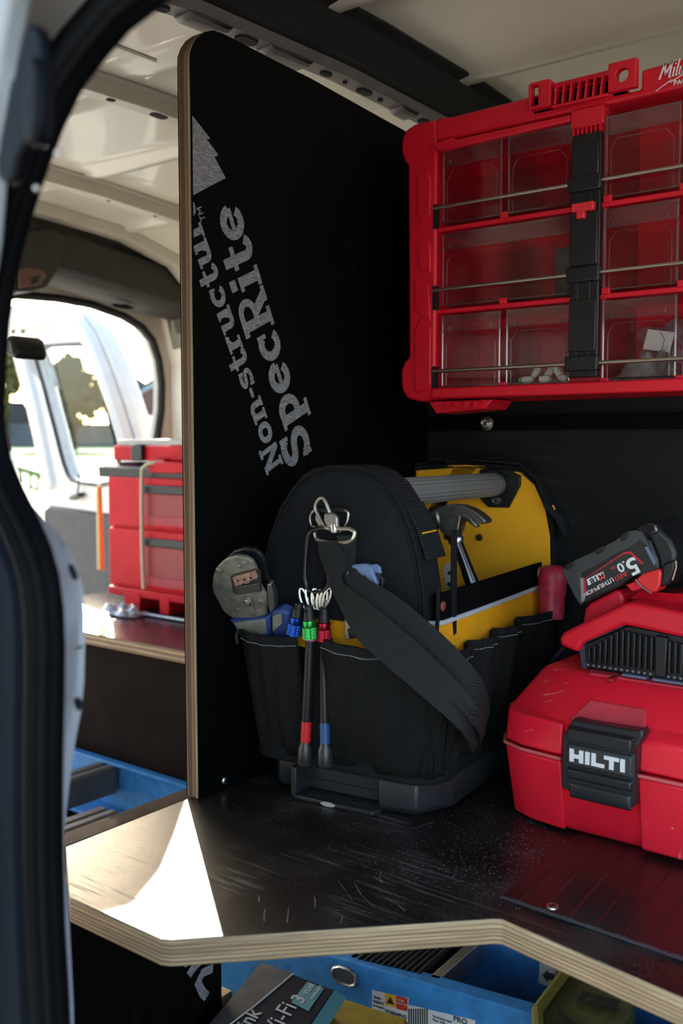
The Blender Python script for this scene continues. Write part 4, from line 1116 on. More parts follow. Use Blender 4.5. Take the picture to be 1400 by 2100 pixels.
# --- handle tube and its sockets
ha = Vector(B.P(835, 992, 'y', .045)); hb = Vector(B.P(1010, 994, 'y', .315)); ha = Vector((hb.x - .002, .03, hb.z + .002))
n_ = 40; prof = []
mb = MB(); rings = []
for p in (ha, hb):
    rings.append([(p.x + (.0150 if j % 2 else .0141) * math.cos(2 * math.pi * j / n_), p.y, p.z + (.0150 if j % 2 else .0141) * math.sin(2 * math.pi * j / n_)) for j in range(n_)])
mb.loft(rings); mb.build('handle', M_grey_h, bag, smooth=False)
MB().lathe([(.0150, 0), (.0172, .001), (.0172, .034), (.016, .036)], (hb.x, hb.y - .016 + .015, hb.z), (0, 1, 0), 28).build('handle_socket', M_black, bag, smooth=True)
q = b2([(975, 1012), (1002, 1040), (1044, 1041), (1068, 995), (1068, 975), (1040, 962), (985, 962)], .333)
hbk = MB().prism(q, 'y', .330, .335).build('handle_bracket', plain('black_vinyl', (.008, .008, .009), .4), bag, bevel=.001)
p = B.P(1017, 1026, 'y', .3295); MB().lathe([(.0060, 0), (.0058, .0018), (.0035, .002), (.0030, .0005)], p, (0, -1, 0), 20).build('screw', M_steel, hbk, smooth=True)
MB().lathe([(.0016, 0), (.0016, .0002)], (p[0], p[1] - .0022, p[2]), (0, -1, 0), 6).build('socket', M_void, hbk)
for (u, v) in ((983, 1102), (918, 1100)):
    p = B.P(u, v, 'y', .3345); MB().lathe([(.0048, 0), (.0044, .002), (.0022, .0024), (.0018, .0010)], p, (0, -1, 0), 18).build('grommet', plain('dark_brass', (.30, .25, .14), .3, 1), bag, smooth=True)
# strap loop seen on the far left of the rear panel
MB().prism(b2([(897, 1045), (905, 1018), (925, 1000), (935, 1000), (920, 1022), (910, 1050)], .333), 'y', .330, .334).build('lining_loop', M_black, bag)
MB().prism(b2([(955, 948), (964, 942), (970, 950), (958, 953)], .345), 'y', .345, .347).build('care_label', base('grey_label', (.30, .32, .38), .7), bag)
# --- pockets: bulging shells with bound and stitched tops
def pocket(path0, path1, z0, z1, bulge, name='pocket', sag=.002, nu=22, nv=12, mat=M_fab2, tape=True, fold=0, seed=0, topb=1.0):
    """path0 / path1: (x,y) ends at bottom and top; bulges out to the front / right"""
    rnd = random.Random(seed); ph = rnd.uniform(0, 6)
    (ax, ay), (bx, by) = path0; (cx, cy), (dx, dy) = path1
    def g(u, v, e=0):
        x = (ax + (bx - ax) * u) * (1 - v) + (cx + (dx - cx) * u) * v; y = (ay + (by - ay) * u) * (1 - v) + (cy + (dy - cy) * u) * v
        tx, ty = dx - cx, dy - cy; L_ = math.hypot(tx, ty); nx, ny = ty / L_, -tx / L_
        s_ = math.sin(math.pi * u) ** .6 if 0 < u < 1 else 0
        k = (bulge * s_ * (.25 + .75 * min(1, v * 2.2)) * (1 - (1 - topb) * v)) + fold * .5 * math.sin(9 * u + 2.5 * v + ph) * s_ * (1 - v) + fold * .25 * math.sin(23 * u - 5 * v + ph) * s_
        z = z0 + (z1 - z0) * v - sag * math.sin(math.pi * u) * v
        return (x + nx * (k + e), y + ny * (k + e), z)
    mb = MB(); mb.grid(g, nu, nv)
    o = mb.build(name, mat, bag, smooth=True, solid=.0022, recalc=True)
    if tape:
        A = [g(i / nu, .945, .0012) for i in range(nu + 1)]; Bq = [g(i / nu, 1.012, .0008) for i in range(nu + 1)]
        MB().ribbon(A, Bq, .0036).build('pocket_binding', M_web2, o, smooth=True)
        st = MB()
        for i in range(nu * 2):
            u0 = (i + .2) / (nu * 2); u1 = (i + .8) / (nu * 2)
            st.tube([g(u0, .938, .0026), g(u1, .938, .0026)], .00045, 4)
        s_ = st.build('stitching', M_thread, o); s_['kind'] = 'stuff'
    return o
L0 = b2([(487, 1302), (612, 1312)], -.015); Rt = b2([(652, 1306), (955, 1345)], -.02)
pocket(((-.148, .008), (-.078, .004)), ((-.164, -.006), (-.088, -.012)), .045, .1765, .010, fold=.007, seed=1)
pocket(((-.066, .004), (.058, .010)), ((-.058, -.012), (.062, -.004)), .045, .1790, .020, sag=.003, nu=34, fold=.010, seed=3)
pocket(((-.085, .004), (-.060, .004)), ((-.088, .006), (-.056, .006)), .045, .176, .003, name='pocket_gap', tape=False, nu=8)
# left side pocket (mesh look) and zip pull
pocket(((-.148, .09), (-.148, .014)), ((-.150, .10), (-.160, .000)), .045, .168, .006, name='side_pocket', nu=14, fold=.003, seed=4)
zp = MB().tube([(-.170, -.002, .178), (-.1715, -.004, .168), (-.170, -.004, .160)], [.0015, .003, .0022], 8).build('zip_pull', M_rubber, bag, smooth=True)
# right side pockets
yy = [.012, .070, .140, .215, .345]
for i in range(4):
    a, b = yy[i], yy[i + 1]
    pocket(((.058, a), (.058, b)), ((.066, a + .002), (.066, b - .002)), .045, .1725 + .001 * i, .014 + .004 * (i == 3), name='side_pocket', nu=16, fold=.008, seed=10 + i, sag=.001)
# corner drape where the front meets the side
pocket(((.046, .004), (.062, .030)), ((.060, -.004), (.068, .016)), .045, .165, .010, name='corner_gusset', tape=False, nu=10, fold=.006, seed=8)
def smooth_pts(pts, n=6):
    out = []
    K = len(pts)
    for i in range(K - 1):
        p0 = Vector(pts[max(i - 1, 0)]); p1 = Vector(pts[i]); p2 = Vector(pts[i + 1]); p3 = Vector(pts[min(i + 2, K - 1)])
        for j in range(n):
            t = j / n; out.append(.5 * ((2 * p1) + (-p0 + p2) * t + (2 * p0 - 5 * p1 + 4 * p2 - p3) * t * t + (-p0 + 3 * p1 - 3 * p2 + p3) * t ** 3))
    out.append(Vector(pts[-1])); return out
def smooth_loop(pts, n=5):
    K = len(pts); out = []
    for i in range(K):
        p0, p1, p2, p3 = (Vector(pts[(i + k_) % K]) for k_ in (-1, 0, 1, 2))
        for j in range(n):
            t = j / n; out.append(.5 * ((2 * p1) + (-p0 + p2) * t + (2 * p0 - 5 * p1 + 4 * p2 - p3) * t * t + (-p0 + 3 * p1 - 3 * p2 + p3) * t ** 3))
    return out
# --- ring on the front panel
rg = b2([(662, 1047), (706, 1047), (713, 1060), (704, 1082), (690, 1090), (660, 1082), (640, 1080), (635, 1060), (645, 1046)], -.002)
dr_ = MB().tube(smooth_loop([(x, -.001, z) for x, z in rg]), .0017, 8, closed=True).build('ring', M_steel, bag, smooth=True)
MB().tube([(x, -.001, z) for x, z in b2([(650, 1046), (706, 1046)], -.001)], .0034, 8).build('ring_webbing', M_black, bag, smooth=True)
MB().box(*sorted([b2([(672, 1100)], 0)[0][0], b2([(716, 1100)], 0)[0][0]]), -.0008, .003, b2([(700, 1150)], 0)[0][1], b2([(700, 1046)], 0)[0][1]).build('ring_webbing', M_web2, bag)

# ================================================================== SHOULDER STRAP
ss = thing('shoulder_strap', 'black webbing shoulder strap clipped to the tool bag front ring', 'strap', B)
def bp_(pts, ys): return [B.P(u, v, 'y', y) for (u, v), y in zip(pts, ys)]
hk = MB().tube(smooth_pts(bp_([(664, 1078), (652, 1056), (646, 1040), (653, 1025), (661, 1021), (668, 1030), (678, 1056)], [-.006] * 7), 4), .0019, 8)
hk.build('hook', M_steel, ss, smooth=True)
q = b2([(668, 1052), (688, 1050), (696, 1060), (697, 1082), (676, 1084), (668, 1068)], -.007)
MB().prism(q, 'y', -.012, -.006).build('hook_body', M_dsteel, ss, bevel=.002, seg=3)
q = b2([(648, 1054), (656, 1056), (664, 1078), (656, 1082), (647, 1066)], -.004); MB().prism(q, 'y', -.006, -.002).build('gate', M_dsteel, ss, bevel=.001)
MB().lathe([(.0042, 0), (.0048, .002), (.0048, .008), (.0040, .010)], B.P(686, 1092, 'y', -.008), (.0, 0, 1), 14).build('swivel', M_steel, ss, smooth=True)
MB().tube(smooth_loop(bp_([(652, 1082), (670, 1082), (700, 1084), (718, 1085), (727, 1092), (724, 1106), (710, 1112), (690, 1113), (664, 1111), (648, 1104), (645, 1090)], [-.009] * 11), 4), .0022, 8, closed=True).build('square_ring', M_steel, ss, smooth=True)
M_strap = webbing('strap_webbing', (.018, .019, .020), .0016, (0, rad(-48), 0), .5)
# rear layer
A = bp_([(690, 1098), (702, 1130), (706, 1162), (712, 1196), (738, 1248), (800, 1320), (880, 1398), (972, 1486), (985, 1525)], [-.009, -.009, -.010, -.016, -.026, -.033, -.034, -.030, .03])
Bq = bp_([(730, 1098), (730, 1130), (729, 1160), (745, 1182), (812, 1222), (890, 1286), (950, 1346), (990, 1400), (1003, 1455)], [-.008, -.007, -.008, -.012, -.020, -.024, -.016, .010, .08])
MB().ribbon(smooth_pts(A), smooth_pts(Bq), .0022).build('webbing', M_strap, ss, smooth=True)
# front layer, twisted behind the ring and lying over the pockets
A = bp_([(652, 1110), (656, 1140), (668, 1172), (676, 1200), (692, 1232), (712, 1276), (742, 1320), (800, 1372), (880, 1440), (948, 1504), (968, 1542)], [-.010, -.011, -.013, -.015, -.020, -.030, -.038, -.042, -.042, -.030, .020])
Bq = bp_([(692, 1110), (704, 1135), (712, 1160), (700, 1190), (735, 1218), (790, 1262), (850, 1312), (910, 1368), (950, 1410), (985, 1465), (992, 1505)], [-.011, -.014, -.017, -.018, -.024, -.032, -.037, -.036, -.030, -.010, .045])
MB().ribbon(smooth_pts(A), smooth_pts(Bq), .0024).build('webbing', M_strap, ss, smooth=True)

# ================================================================== CARABINER AND DRIVERS
cr = thing('carabiner', 'long black carabiner hanging from the ring of the tool bag', 'carabiner', B)
MB().tube(smooth_pts(bp_([(660, 1083), (645, 1086), (634, 1096), (629, 1115), (626, 1150), (625, 1180), (628, 1200), (634, 1210), (644, 1214), (660, 1214), (670, 1206), (675, 1194), (674, 1180)], [-.013] * 13), 4), .0026, 10).build('body', base('gloss_black_ring', (.01, .01, .012), .2), cr, smooth=True)
RG = ['leftmost of the split rings on the carabiner', 'split ring between the blue and green drivers', 'split ring above the green driver', 'split ring just right of the green driver', 'split ring above the red driver', 'rightmost of the split rings on the carabiner']
for i, (u, v, tl) in enumerate(((622, 1228, .5), (634, 1226, .35), (645, 1228, .1), (655, 1230, -.15), (662, 1228, -.3), (668, 1226, -.5))):
    c = B.P(u, v, 'y', -.013)
    t = thing('split_ring', 'steel ' + RG[i], 'ring', B, 'split rings on the carabiner')
    for k_ in (0, 1):
        pts = [Vector((c[0] + (-.0035 * tl * 2) * math.sin(a) * 1.0 + .0028 * math.cos(a) + k_ * .0012, c[1] + .0022 * math.cos(a), c[2] + .0105 * math.sin(a))) for a in [2 * math.pi * j / 20 for j in range(20)]]
        MB().tube(pts, .0007, 6, closed=True).build('coil', M_steel, t, smooth=True)
def knurl(prof_mat, u, v0, v1, y, label, tube_mat=None):
    a = Vector(B.P(*v0, 'y', y)); b = Vector(B.P(*v1, 'y', y)); L_ = (b - a).length; d = (b - a).normalized()
    t = thing('nut_driver', label, 'driver', B, None)
    r = .0072
    MB().lathe([(.0030, 0), (.0044, .0008), (.0056, L_ * .30), (.0060, L_ * .42), (.0060, L_ * .46)], a, d, 16).build('shank', M_rubber, t, smooth=True)
    h_ = MB().lathe([(.0010, -.0004), (.0022, .0004)], a + d * L_ * .14 + Vector((0, -.0052, 0)), (0, -1, 0), 10); h_.build('hole', M_void, t)
    MB().lathe([(r - .0008, L_ * .44), (r, L_ * .46), (r, L_ * .64), (r - .0006, L_ * .66)], a, d, 20).build('collar', prof_mat[0], t, smooth=True)
    mb = MB(); n_ = 36; rings = []
    for j in range(9):
        tt = L_ * (.66 + .34 * j / 8)
        uu = d.cross(Vector((0, 1, 0))).normalized(); ww = d.cross(uu)
        rings.append([a + d * tt + (uu * math.cos(2 * math.pi * (i + .5 * (j % 2)) / n_) + ww * math.sin(2 * math.pi * (i + .5 * (j % 2)) / n_)) * (r + (.0004 if i % 2 else -.0001)) for i in range(n_)])
    mb.loft(rings); mb.build('knurled_sleeve', prof_mat[1], t)
    return t
def ano(n, c): return (base(n + '_anodised', c, .22, .9), base(n + '_knurled', c, .42, .8))
knurl(ano('blue', (.02, .10, .55)), 605, (614, 1236), (602, 1302), -.019, 'short nut driver with a bright blue knurled sleeve on the carabiner')
knurl(ano('green', (.05, .50, .10)), 635, (632, 1242), (636, 1310), -.022, 'short nut driver with a green knurled sleeve between the blue and the red')
knurl(ano('red', (.50, .02, .05)), 668, (664, 1246), (664, 1314), -.014, 'short nut driver with a red knurled sleeve partly behind the pocket top')
def bitrod(a, b, y0, y1, bandm, label, cap):
    A_ = Vector(B.P(*a, 'y', y0)); B_ = Vector(B.P(*b, 'y', y1)); L_ = (B_ - A_).length; d = (B_ - A_).normalized()
    t = thing('long_nut_driver', label, 'driver', B)
    rm = plain('black_oxide_rod', (.02, .02, .022), .35, .5)
    MB().lathe([(.0042, 0), (.0044, L_ * .08), (.0050, L_ * .12), (.0053, L_ * .4), (.0053, L_ * .66)], A_, d, 16).build('shaft', rm, t, smooth=True)
    MB().lathe([(.0054, L_ * .655), (.0054, L_ * .815)], A_, d, 16).build('colour_band', bandm, t, smooth=True)
    MB().lathe([(.0052, L_ * .81), (.0056, L_ * .83), (.0078, L_ * .87), (.0080, L_ * .99), (.0074, L_), (.0045, L_), (.004, L_ * .97)], A_, d, 20).build('socket', plain('grey_socket', (.06, .06, .062), .35, .6), t, smooth=True)
    if cap: MB().lathe([(.0066, -.004), (.0072, -.001), (.0072, .003), (.006, .004)], A_, d, 16).build('magnet_collar', base('pink_collar', (.30, .12, .16), .4, .4), t, smooth=True)
bitrod((636, 1306), (624, 1568), -.020, -.016, base('red_band', (.65, .02, .025), .4), 'long black nut driver with a red band hanging over the bag front', True)
bitrod((662, 1312), (667, 1571), -.009, -.014, base('blue_band', (.02, .09, .25), .4), 'long black nut driver with a dark blue band hanging over the bag front', False)

# ================================================================== TOOLS IN THE BAG
hm = thing('claw_hammer', 'claw hammer with worn steel head and glossy black handle in the bag', 'hammer', B)
HY = .16
q = b2([(893, 1060), (896, 1048), (908, 1038), (930, 1033), (952, 1035), (972, 1042), (988, 1052), (1003, 1066), (1002, 1073), (992, 1074), (978, 1066), (962, 1058), (952, 1056), (950, 1070), (947, 1086), (938, 1095), (921, 1098), (911, 1090), (905, 1078), (897, 1070)], HY)
Mh = plain('worn_hammer_steel', (.20, .19, .18), .38, .85, var=.35, nsc=90, bump=.3, bsc=120)
MB().prism(q, 'y', HY - .010, HY + .010).build('head', Mh, hm, bevel=.004, seg=3)
q = b2([(950, 1050), (968, 1058), (985, 1078), (980, 1082), (962, 1068), (950, 1060)], HY - .01)
MB().prism(q, 'y', HY - .018, HY - .008).build('claw', Mh, hm, bevel=.002, seg=2)
fc = Vector(B.P(898, 1062, 'y', HY)); MB().lathe([(.011, 0), (.013, .002), (.013, .012), (.010, .016)], fc + Vector((.006, 0, .002)), (-1, 0, -.25), 20).build('face', Mh, hm, smooth=True)
a = Vector(B.P(930, 1094, 'y', HY)); b = Vector(B.P(978, 1222, 'y', HY)); d = (b - a).normalized()
MB().lathe([(.0095, 0), (.0105, .002), (.0085, .005), (.0095, .008), (.0078, .012)], a, d, 18).build('collar', M_steel, hm, smooth=True)
MB().tube([a + d * .01, a + d * .04, b], [.0068, .0075, .0085], 16).build('handle', base('gloss_black_handle', (.008, .008, .009), .15, 0, .6, 1), hm, smooth=True)
sq = thing('steel_bracket', 'small grey steel bracket with holes leaning beside the hammer handle', 'bracket', B)
q = b2([(911, 1160), (916, 1154), (924, 1152), (930, 1150), (932, 1165), (935, 1172), (931, 1184), (932, 1204), (912, 1208), (914, 1190), (910, 1180)], .10)
MB().prism(q, 'y', .098, .101).build('plate', plain('pale_grey_metal', (.35, .37, .38), .45, .4), sq, bevel=.0005)
for (u, v) in ((922, 1175), (921, 1198)):
    MB().lathe([(.0022, 0), (.0022, .0004)], B.P(u, v, 'y', .0975), (0, -1, 0), 12).build('hole', M_void, sq)
# crimping tool
ct = thing('crimping_tool', 'worn metal crimping tool with blue grips in the left front pocket', 'crimper', B)
CY = 0.0
TZ, TY, TS_ = .178, -.004, -.66     # the tool leans out of its pocket: y = TY + TS_ * (z - TZ)
TN = Vector((0, 1, -TS_)).normalized()
def tp(u, v):
    d = FW + RT * ((u - 700) / FPX) - UP * ((v - 1050) / FPX); d = Vector(B.loc(d, True)); c_ = Vector(B.loc((0, 0, CAM_Z)))
    o_ = Vector((0, TY, TZ)); return c_ + d * ((o_ - c_).dot(TN) / d.dot(TN))
def tplate(pts, e0, e1):
    P_ = [tp(*q) for q in pts]; return MB().loft([[p + TN * e0 for p in P_], [p + TN * e1 for p in P_]])
def tlathe(prof, u, v, e): return MB().lathe(prof, tp(u, v) + TN * e, -TN, 14)
Mc = plain('worn_grey_green_steel', (.25, .25, .21), .5, .55, var=.35, nsc=70, bump=.25, bsc=200)
outer_c = [(434, 1200), (437, 1178), (447, 1160), (462, 1147), (482, 1141), (502, 1143), (516, 1152), (524, 1166), (528, 1180), (530, 1178 + 20), (545, 1222), (545, 1262), (520, 1268), (476, 1268), (462, 1258), (446, 1240), (437, 1220)]
tplate(outer_c, 0, .005).build('cheek_plate', Mc, ct, bevel=.0012)
tplate([(p[0] + 7, p[1] - 3) for p in outer_c], .010, .015).build('cheek_plate', M_rubber, ct, bevel=.0012)
tplate([(473, 1182), (478, 1177), (522, 1166), (534, 1170), (537, 1212), (484, 1219), (478, 1214)], -.0006, .0002).build('jaw_opening', plain('dark_recess', (.03, .028, .025), .8), ct)
Mrust = plain('rusty_die', (.42, .24, .17), .65, .3, var=.4, nsc=200)
tplate([(480, 1180), (525, 1168), (530, 1182), (516, 1186), (514, 1192), (500, 1192), (498, 1196), (486, 1198)], -.004, .001).build('die', Mrust, ct, bevel=.0005)
for (u, v) in ((492, 1186), (505, 1183), (518, 1180)):
    tlathe([(.0014, 0), (.0014, .0003)], u, v, -.0041).build('die_hole', M_void, ct)
tplate([(484, 1202), (532, 1192), (536, 1210), (486, 1217)], -.003, 0).build('die_lower', plain('dark_die', (.10, .095, .085), .5, .5), ct, bevel=.0008)
for (u, v, r) in ((450, 1169, .0042), (464, 1232, .0040), (536, 1233, .0038), (503, 1154, .003), (492, 1160, .0025), (488, 1248, .0022)):
    tlathe([(r, 0), (r, .0010), (r * .6, .0016)], u, v, 0).build('rivet', Mc, ct, smooth=True)
tplate([(505, 1224), (514, 1222), (524, 1252), (518, 1255), (508, 1238)], -.003, 0).build('lever', Mc, ct, bevel=.0006)
tlathe([(.0042, 0), (.0042, .003), (.0028, .0035), (.0022, .001)], 511, 1232, -.001).build('adjuster', M_steel, ct, smooth=True)
Mbg = plain('blue_rubber_grip', (.035, .07, .26), .5, var=.2)
tplate([(471, 1269), (478, 1275), (494, 1300), (556, 1330), (554, 1262), (530, 1266)], -.003, .012).build('grip', Mbg, ct, bevel=.003, seg=3)
tplate([(482, 1272), (546, 1266), (550, 1296), (500, 1300)], -.0038, -.0025).build('grip_inlay', plain('worn_grip_metal', (.30, .30, .25), .5, .3, var=.3, nsc=100), ct, bevel=.0005)
tplate([(556, 1256), (575, 1250), (594, 1258), (596, 1290), (588, 1320), (560, 1320)], -.001, .012).build('grip', Mbg, ct, bevel=.003, seg=3)
tplate([(560, 1262), (578, 1256), (580, 1276), (560, 1296)], -.002, .001).build('grip_inlay', plain('worn_grip_metal2', (.30, .30, .25), .5, .3, var=.3, nsc=100), ct, bevel=.0005)
tplate([(545, 1200), (552, 1202), (560, 1225), (562, 1250), (552, 1262), (546, 1240)], .002, .010).build('linkage', M_dsteel, ct, bevel=.001)
# cable stripper behind the strap
wsx = thing('cable_stripper', 'pale blue cable stripper clipped behind the twisted strap', 'stripper', B)
q = b2([(716, 1166), (726, 1157), (752, 1155), (764, 1160), (768, 1172), (778, 1196), (772, 1204), (762, 1196), (750, 1180), (735, 1190), (716, 1196)], -.006)
Mws = plain('pale_blue_plastic', (.16, .22, .42), .45)
MB().prism(q, 'y', -.010, -.0015).build('body', Mws, wsx, bevel=.002, seg=3)
q = b2([(748, 1160), (772, 1156), (780, 1163), (782, 1176), (776, 1182), (768, 1172), (752, 1170)], -.004); MB().prism(q, 'y', -.006, -.0012).build('jaw', Mws, wsx, bevel=.0015)
MB().prism(b2([(694, 1172), (702, 1166), (716, 1168), (714, 1198), (700, 1200), (693, 1190)], -.012), 'y', -.014, -.003).build('clip', M_black, wsx, bevel=.002)
for k_ in range(3): MB().tube(bp_([(772 + k_ * 3, 1176), (784 + k_ * 2, 1188), (784 + k_, 1206), (776 + k_, 1216)], [-.008 + k_ * .002] * 4), .0014, 6).build('spring', M_rubber, wsx, smooth=True)
pk = thing('pocket_tool', 'pale metal tool edge showing above the right front pocket', 'tool', B)
MB().prism(b2([(706, 1252), (716, 1256), (722, 1278), (734, 1296), (738, 1308), (706, 1312)], .0), 'y', .0, .006).build('blade', plain('cream_metal', (.5, .46, .38), .4, .3), pk, bevel=.001)
MB().prism(b2([(712, 1290), (726, 1286), (736, 1308), (716, 1310)], -.002), 'y', -.003, .0).build('catch', M_black, pk, bevel=.001)
# red tape-wrapped coil in the rear side pocket
rt = thing('red_hose_roll', 'red stretch-wrapped roll standing in the rear side pocket of the bag', 'roll', B)
a = Vector(B.P(1130, 1268, 'x', .082)); b = Vector(B.P(1134, 1160, 'x', .082)); L_ = (b - a).length
M_rt = plain('translucent_red_wrap', (.42, .02, .05), .45, var=.25, nsc=90, bump=.8, bsc=120)
pr_ = [(.0150, 0), (.0158, .2), (.0148, .26), (.0160, .33), (.0152, .38), (.0166, .46), (.0172, .62), (.0176, .8), (.0160, .93), (.0105, 1.0), (.003, 1.01)]
MB().lathe([(r, t_ * L_) for r, t_ in pr_], a, b - a, 22).build('roll', M_rt, rt, smooth=True)
MB().lathe([(.006, 0), (.0075, .001), (.0075, .004), (.004, .006)], b + Vector((-.0125, -.002, -.010)), (-1, 0, 0), 12).build('end_cap', plain('dusty_plastic', (.28, .14, .18), .5), rt, smooth=True)
# ================================================================== RED TOOL CASE
H = Fr((-.4207, .8652, 0), 0)
hc = thing('red_tool_case', 'scuffed red hard tool case with a black latch on the shelf', 'case', H)
HX1 = .30; HD = .275
def oct_(x0, x1, y0, y1, cf, cb_, z): return [(x0 + cf * 1.25, y0, z), (x1 - cf, y0, z), (x1, y0 + cf, z), (x1, y1 - cb_, z), (x1 - cb_, y1, z), (x0 + cb_, y1, z), (x0, y1 - cb_, z), (x0, y0 + cf * .62, z)]
MB().loft([oct_(-.060, HX1, .014, HD, .055, .03, .0025), oct_(-.070, HX1 + .006, .008, HD + .004, .055, .03, .016), oct_(-.0745, HX1 + .008, .005, HD + .006, .055, .03, .0755)]).build('lower_shell', M_red_case, hc, bevel=.004, seg=3)
MB().loft([oct_(-.0745, HX1 + .008, .005, HD + .006, .055, .03, .0775), oct_(-.0725, HX1 + .006, .008, HD + .004, .055, .03, .110), oct_(-.052, HX1 - .02, .046, HD - .03, .045, .03, .146), oct_(-.038, HX1 - .03, .060, HD - .04, .040, .03, .150)]).build('lid', M_red_case, hc, bevel=.004, seg=3)
mp__ = [(HX1 + .009, .05), (HX1 - .04, .0035), (.1285, .0035), (.128, -.0028), (.080, -.0028), (.080, .004), (.0050, .004), (.0045, -.0028), (-.0405, .0022), (-.0645, .0133), (-.0768, .036), (-.0768, .20)]
MB().tube([(x, y, .0765) for x, y in mp__], .0017, 6).build('seam_bead', plain('worn_pink_seam', (.62, .13, .13), .5), hc)
# raised front blocks beside the latch recess
def blk(x0, x1, z0, z1, d0=-.0015, slope=True):
    mb = MB(); mb.loft([[(x0 + .003, .012, z0), (x1 - .001, .012, z0), (x1 - .001, d0 + .002, z0 + .003), (x0 + .004, d0 + .003, z0 + .003)], [(x0, .012, z1), (x1, .012, z1), (x1, d0, z1), (x0, d0 + .0015, z1)]]); return mb
def corner_block(z0, z1, s0, s1, nm):
    pl = [(.0045, -.0015), (-.040, .0035), (-.064, .0145), (-.0755, .036), (-.0755, .10), (.0, .05), (.0045, .03)]
    f_ = lambda s, z_: [(x + s * .6 if x < 0 else x, y + s, z_) for x, y in pl]
    MB().loft([f_(s0, z0), f_(s1, z1)]).build(nm, M_red_case, hc, bevel=.0025, seg=3)
corner_block(.003, .0735, .010, 0, 'front_block')
blk(.0800, .128, .004, .0735).build('front_block', M_red_case, hc, bevel=.002, seg=2)
blk(.160, .20, .004, .0735).build('front_block', M_red_case, hc, bevel=.002, seg=2)
corner_block(.0795, .110, 0, .0025, 'lid_block')
for a, b in ((.0800, .128), (.160, .20)):
    mb = MB(); mb.loft([[(a, .010, .0795), (b, .010, .0795), (b, -.0005, .0795), (a, .001, .0795)], [(a, .012, .108), (b, .012, .108), (b, .0012, .108), (a, .0028, .108)], [(a + .004, .030, .122), (b - .006, .030, .122), (b - .006, .014, .1165), (a + .004, .014, .1165)]])
    mb.build('lid_block', M_red_case, hc, bevel=.0025, seg=3)
# sloped thumb recess and ridges on the lid
MB().loft([[(.008, .012, .110), (.082, .012, .110), (.076, .030, .127), (.020, .030, .127)], [(.008, .0085, .1135), (.082, .0085, .1135), (.076, .0275, .1310), (.020, .0275, .1310)]]).build('thumb_ramp', plain('muted_red', (.60, .05, .07), .5, bump=.2), hc, bevel=.0015)  # ramp in a more muted red than the case
MB().loft([[(.006, -.008 + .062, .1475), (.108, .054, .1475), (.100, .030 + .045, .1495), (-.006, .075, .1495)], [(.008, .055, .1500), (.106, .055, .1500), (.098, .074, .1520), (-.003, .074, .1520)]]).build('lid_ridge', plain('muted_red2', (.55, .04, .06), .5, bump=.2), hc, bevel=.001)  # ridge likewise in a muted red of its own
MB().box(.030, .036, .042, .066, .147, .1505).build('lid_groove', M_red_dark, hc, bevel=.001)
# latch
lt = MB()
def hx(pts, y): return H.L2('y', y, pts)
q = hx([(1155, 1508), (1176, 1474), (1196, 1480), (1306, 1498), (1318, 1494), (1321, 1510), (1306, 1535), (1303, 1652), (1296, 1656), (1190, 1632), (1152, 1614)], -.008)
M_lt = scuffed('latch_plastic', (.016, .017, .021), .35, .25)
o = MB(); o.prism(q, 'y', -.010, .006); o = o.build('latch', M_lt, hc, bevel=.0022, seg=3)
z = lambda u, v: hx([(u, v)], -.012)[0]
def bar(x0, x1, z0, z1, y0, y1, nm, m=M_lt):
    mb = MB(); mb.loft([[(x0, y1, z0), (x1, y1, z0), (x1, y1, z1), (x0, y1, z1)], [(x0 + .003, y0, z0 + .0025), (x1 - .003, y0, z0 + .0025), (x1 - .003, y0, z1 - .0025), (x0 + .003, y0, z1 - .0025)]]); return mb.build(nm, m, o, bevel=.001)
lx0, lx1 = z(1158, 1530)[0], z(1300, 1560)[0]
zt = z(1230, 1485)[1]
bar(lx0 + .002, lx1 + .001, .098, .114, -.0165, -.009, 'latch_ridge')
bar(lx0 + .001, lx1, .0745, .0975, -.0125, -.009, 'latch_plate', plain('latch_field', (.03, .031, .033), .5))
bar(lx0 + .001, lx1, .062, .074, -.0135, -.009, 'latch_ridge')
bar(lx0 + .004, lx1 - .002, .044, .0600, -.0115, -.009, 'latch_foot')
# block letters of the name on the latch
def blockword(mb, o_, w_, h_, y):
    # each letter as rectangles on a 0..1 height; heavy joined capitals
    Ls = [[(0, .16, 0, 1), (.16, .34, .30, .62), (.34, .50, 0, 1)], [(0, .16, 0, 1)], [(0, .16, 0, 1), (.16, .46, 0, .30)], [(0, .52, .70, 1), (.18, .34, 0, .70)], [(0, .16, 0, 1)]]
    W2 = [.56, .22, .44, .56, .16]; x = 0
    for i, (L_, a) in enumerate(zip(Ls, W2)):
        for (x0, x1, z0, z1) in L_:
            mb.box(o_[0] + (x + x0) * w_, o_[0] + (x + x1) * w_, y - .0004, y, o_[1] + z0 * h_, o_[1] + z1 * h_)
        x += a
a = z(1168, 1558); bq_ = z(1282, 1560)
wtot = (bq_[0] - a[0]) / (.56 + .22 + .44 + .56 + .16)
mb = MB(); blockword(mb, (a[0], .0800), wtot, .0122, -.0126); mb.build('brand_letters', M_white_ink, o)
for x in (lx0 + .006, lx1 - .008):
    MB().loft([[(x - .006, -.004, .110), (x + .008, -.004, .110), (x + .008, .010, .110), (x - .006, .010, .110)], [(x - .002, .0, .1185), (x + .003, .0, .1185), (x + .003, .008, .1185), (x - .002, .008, .1185)]]).build('latch_ear', M_lt, o, bevel=.0015)

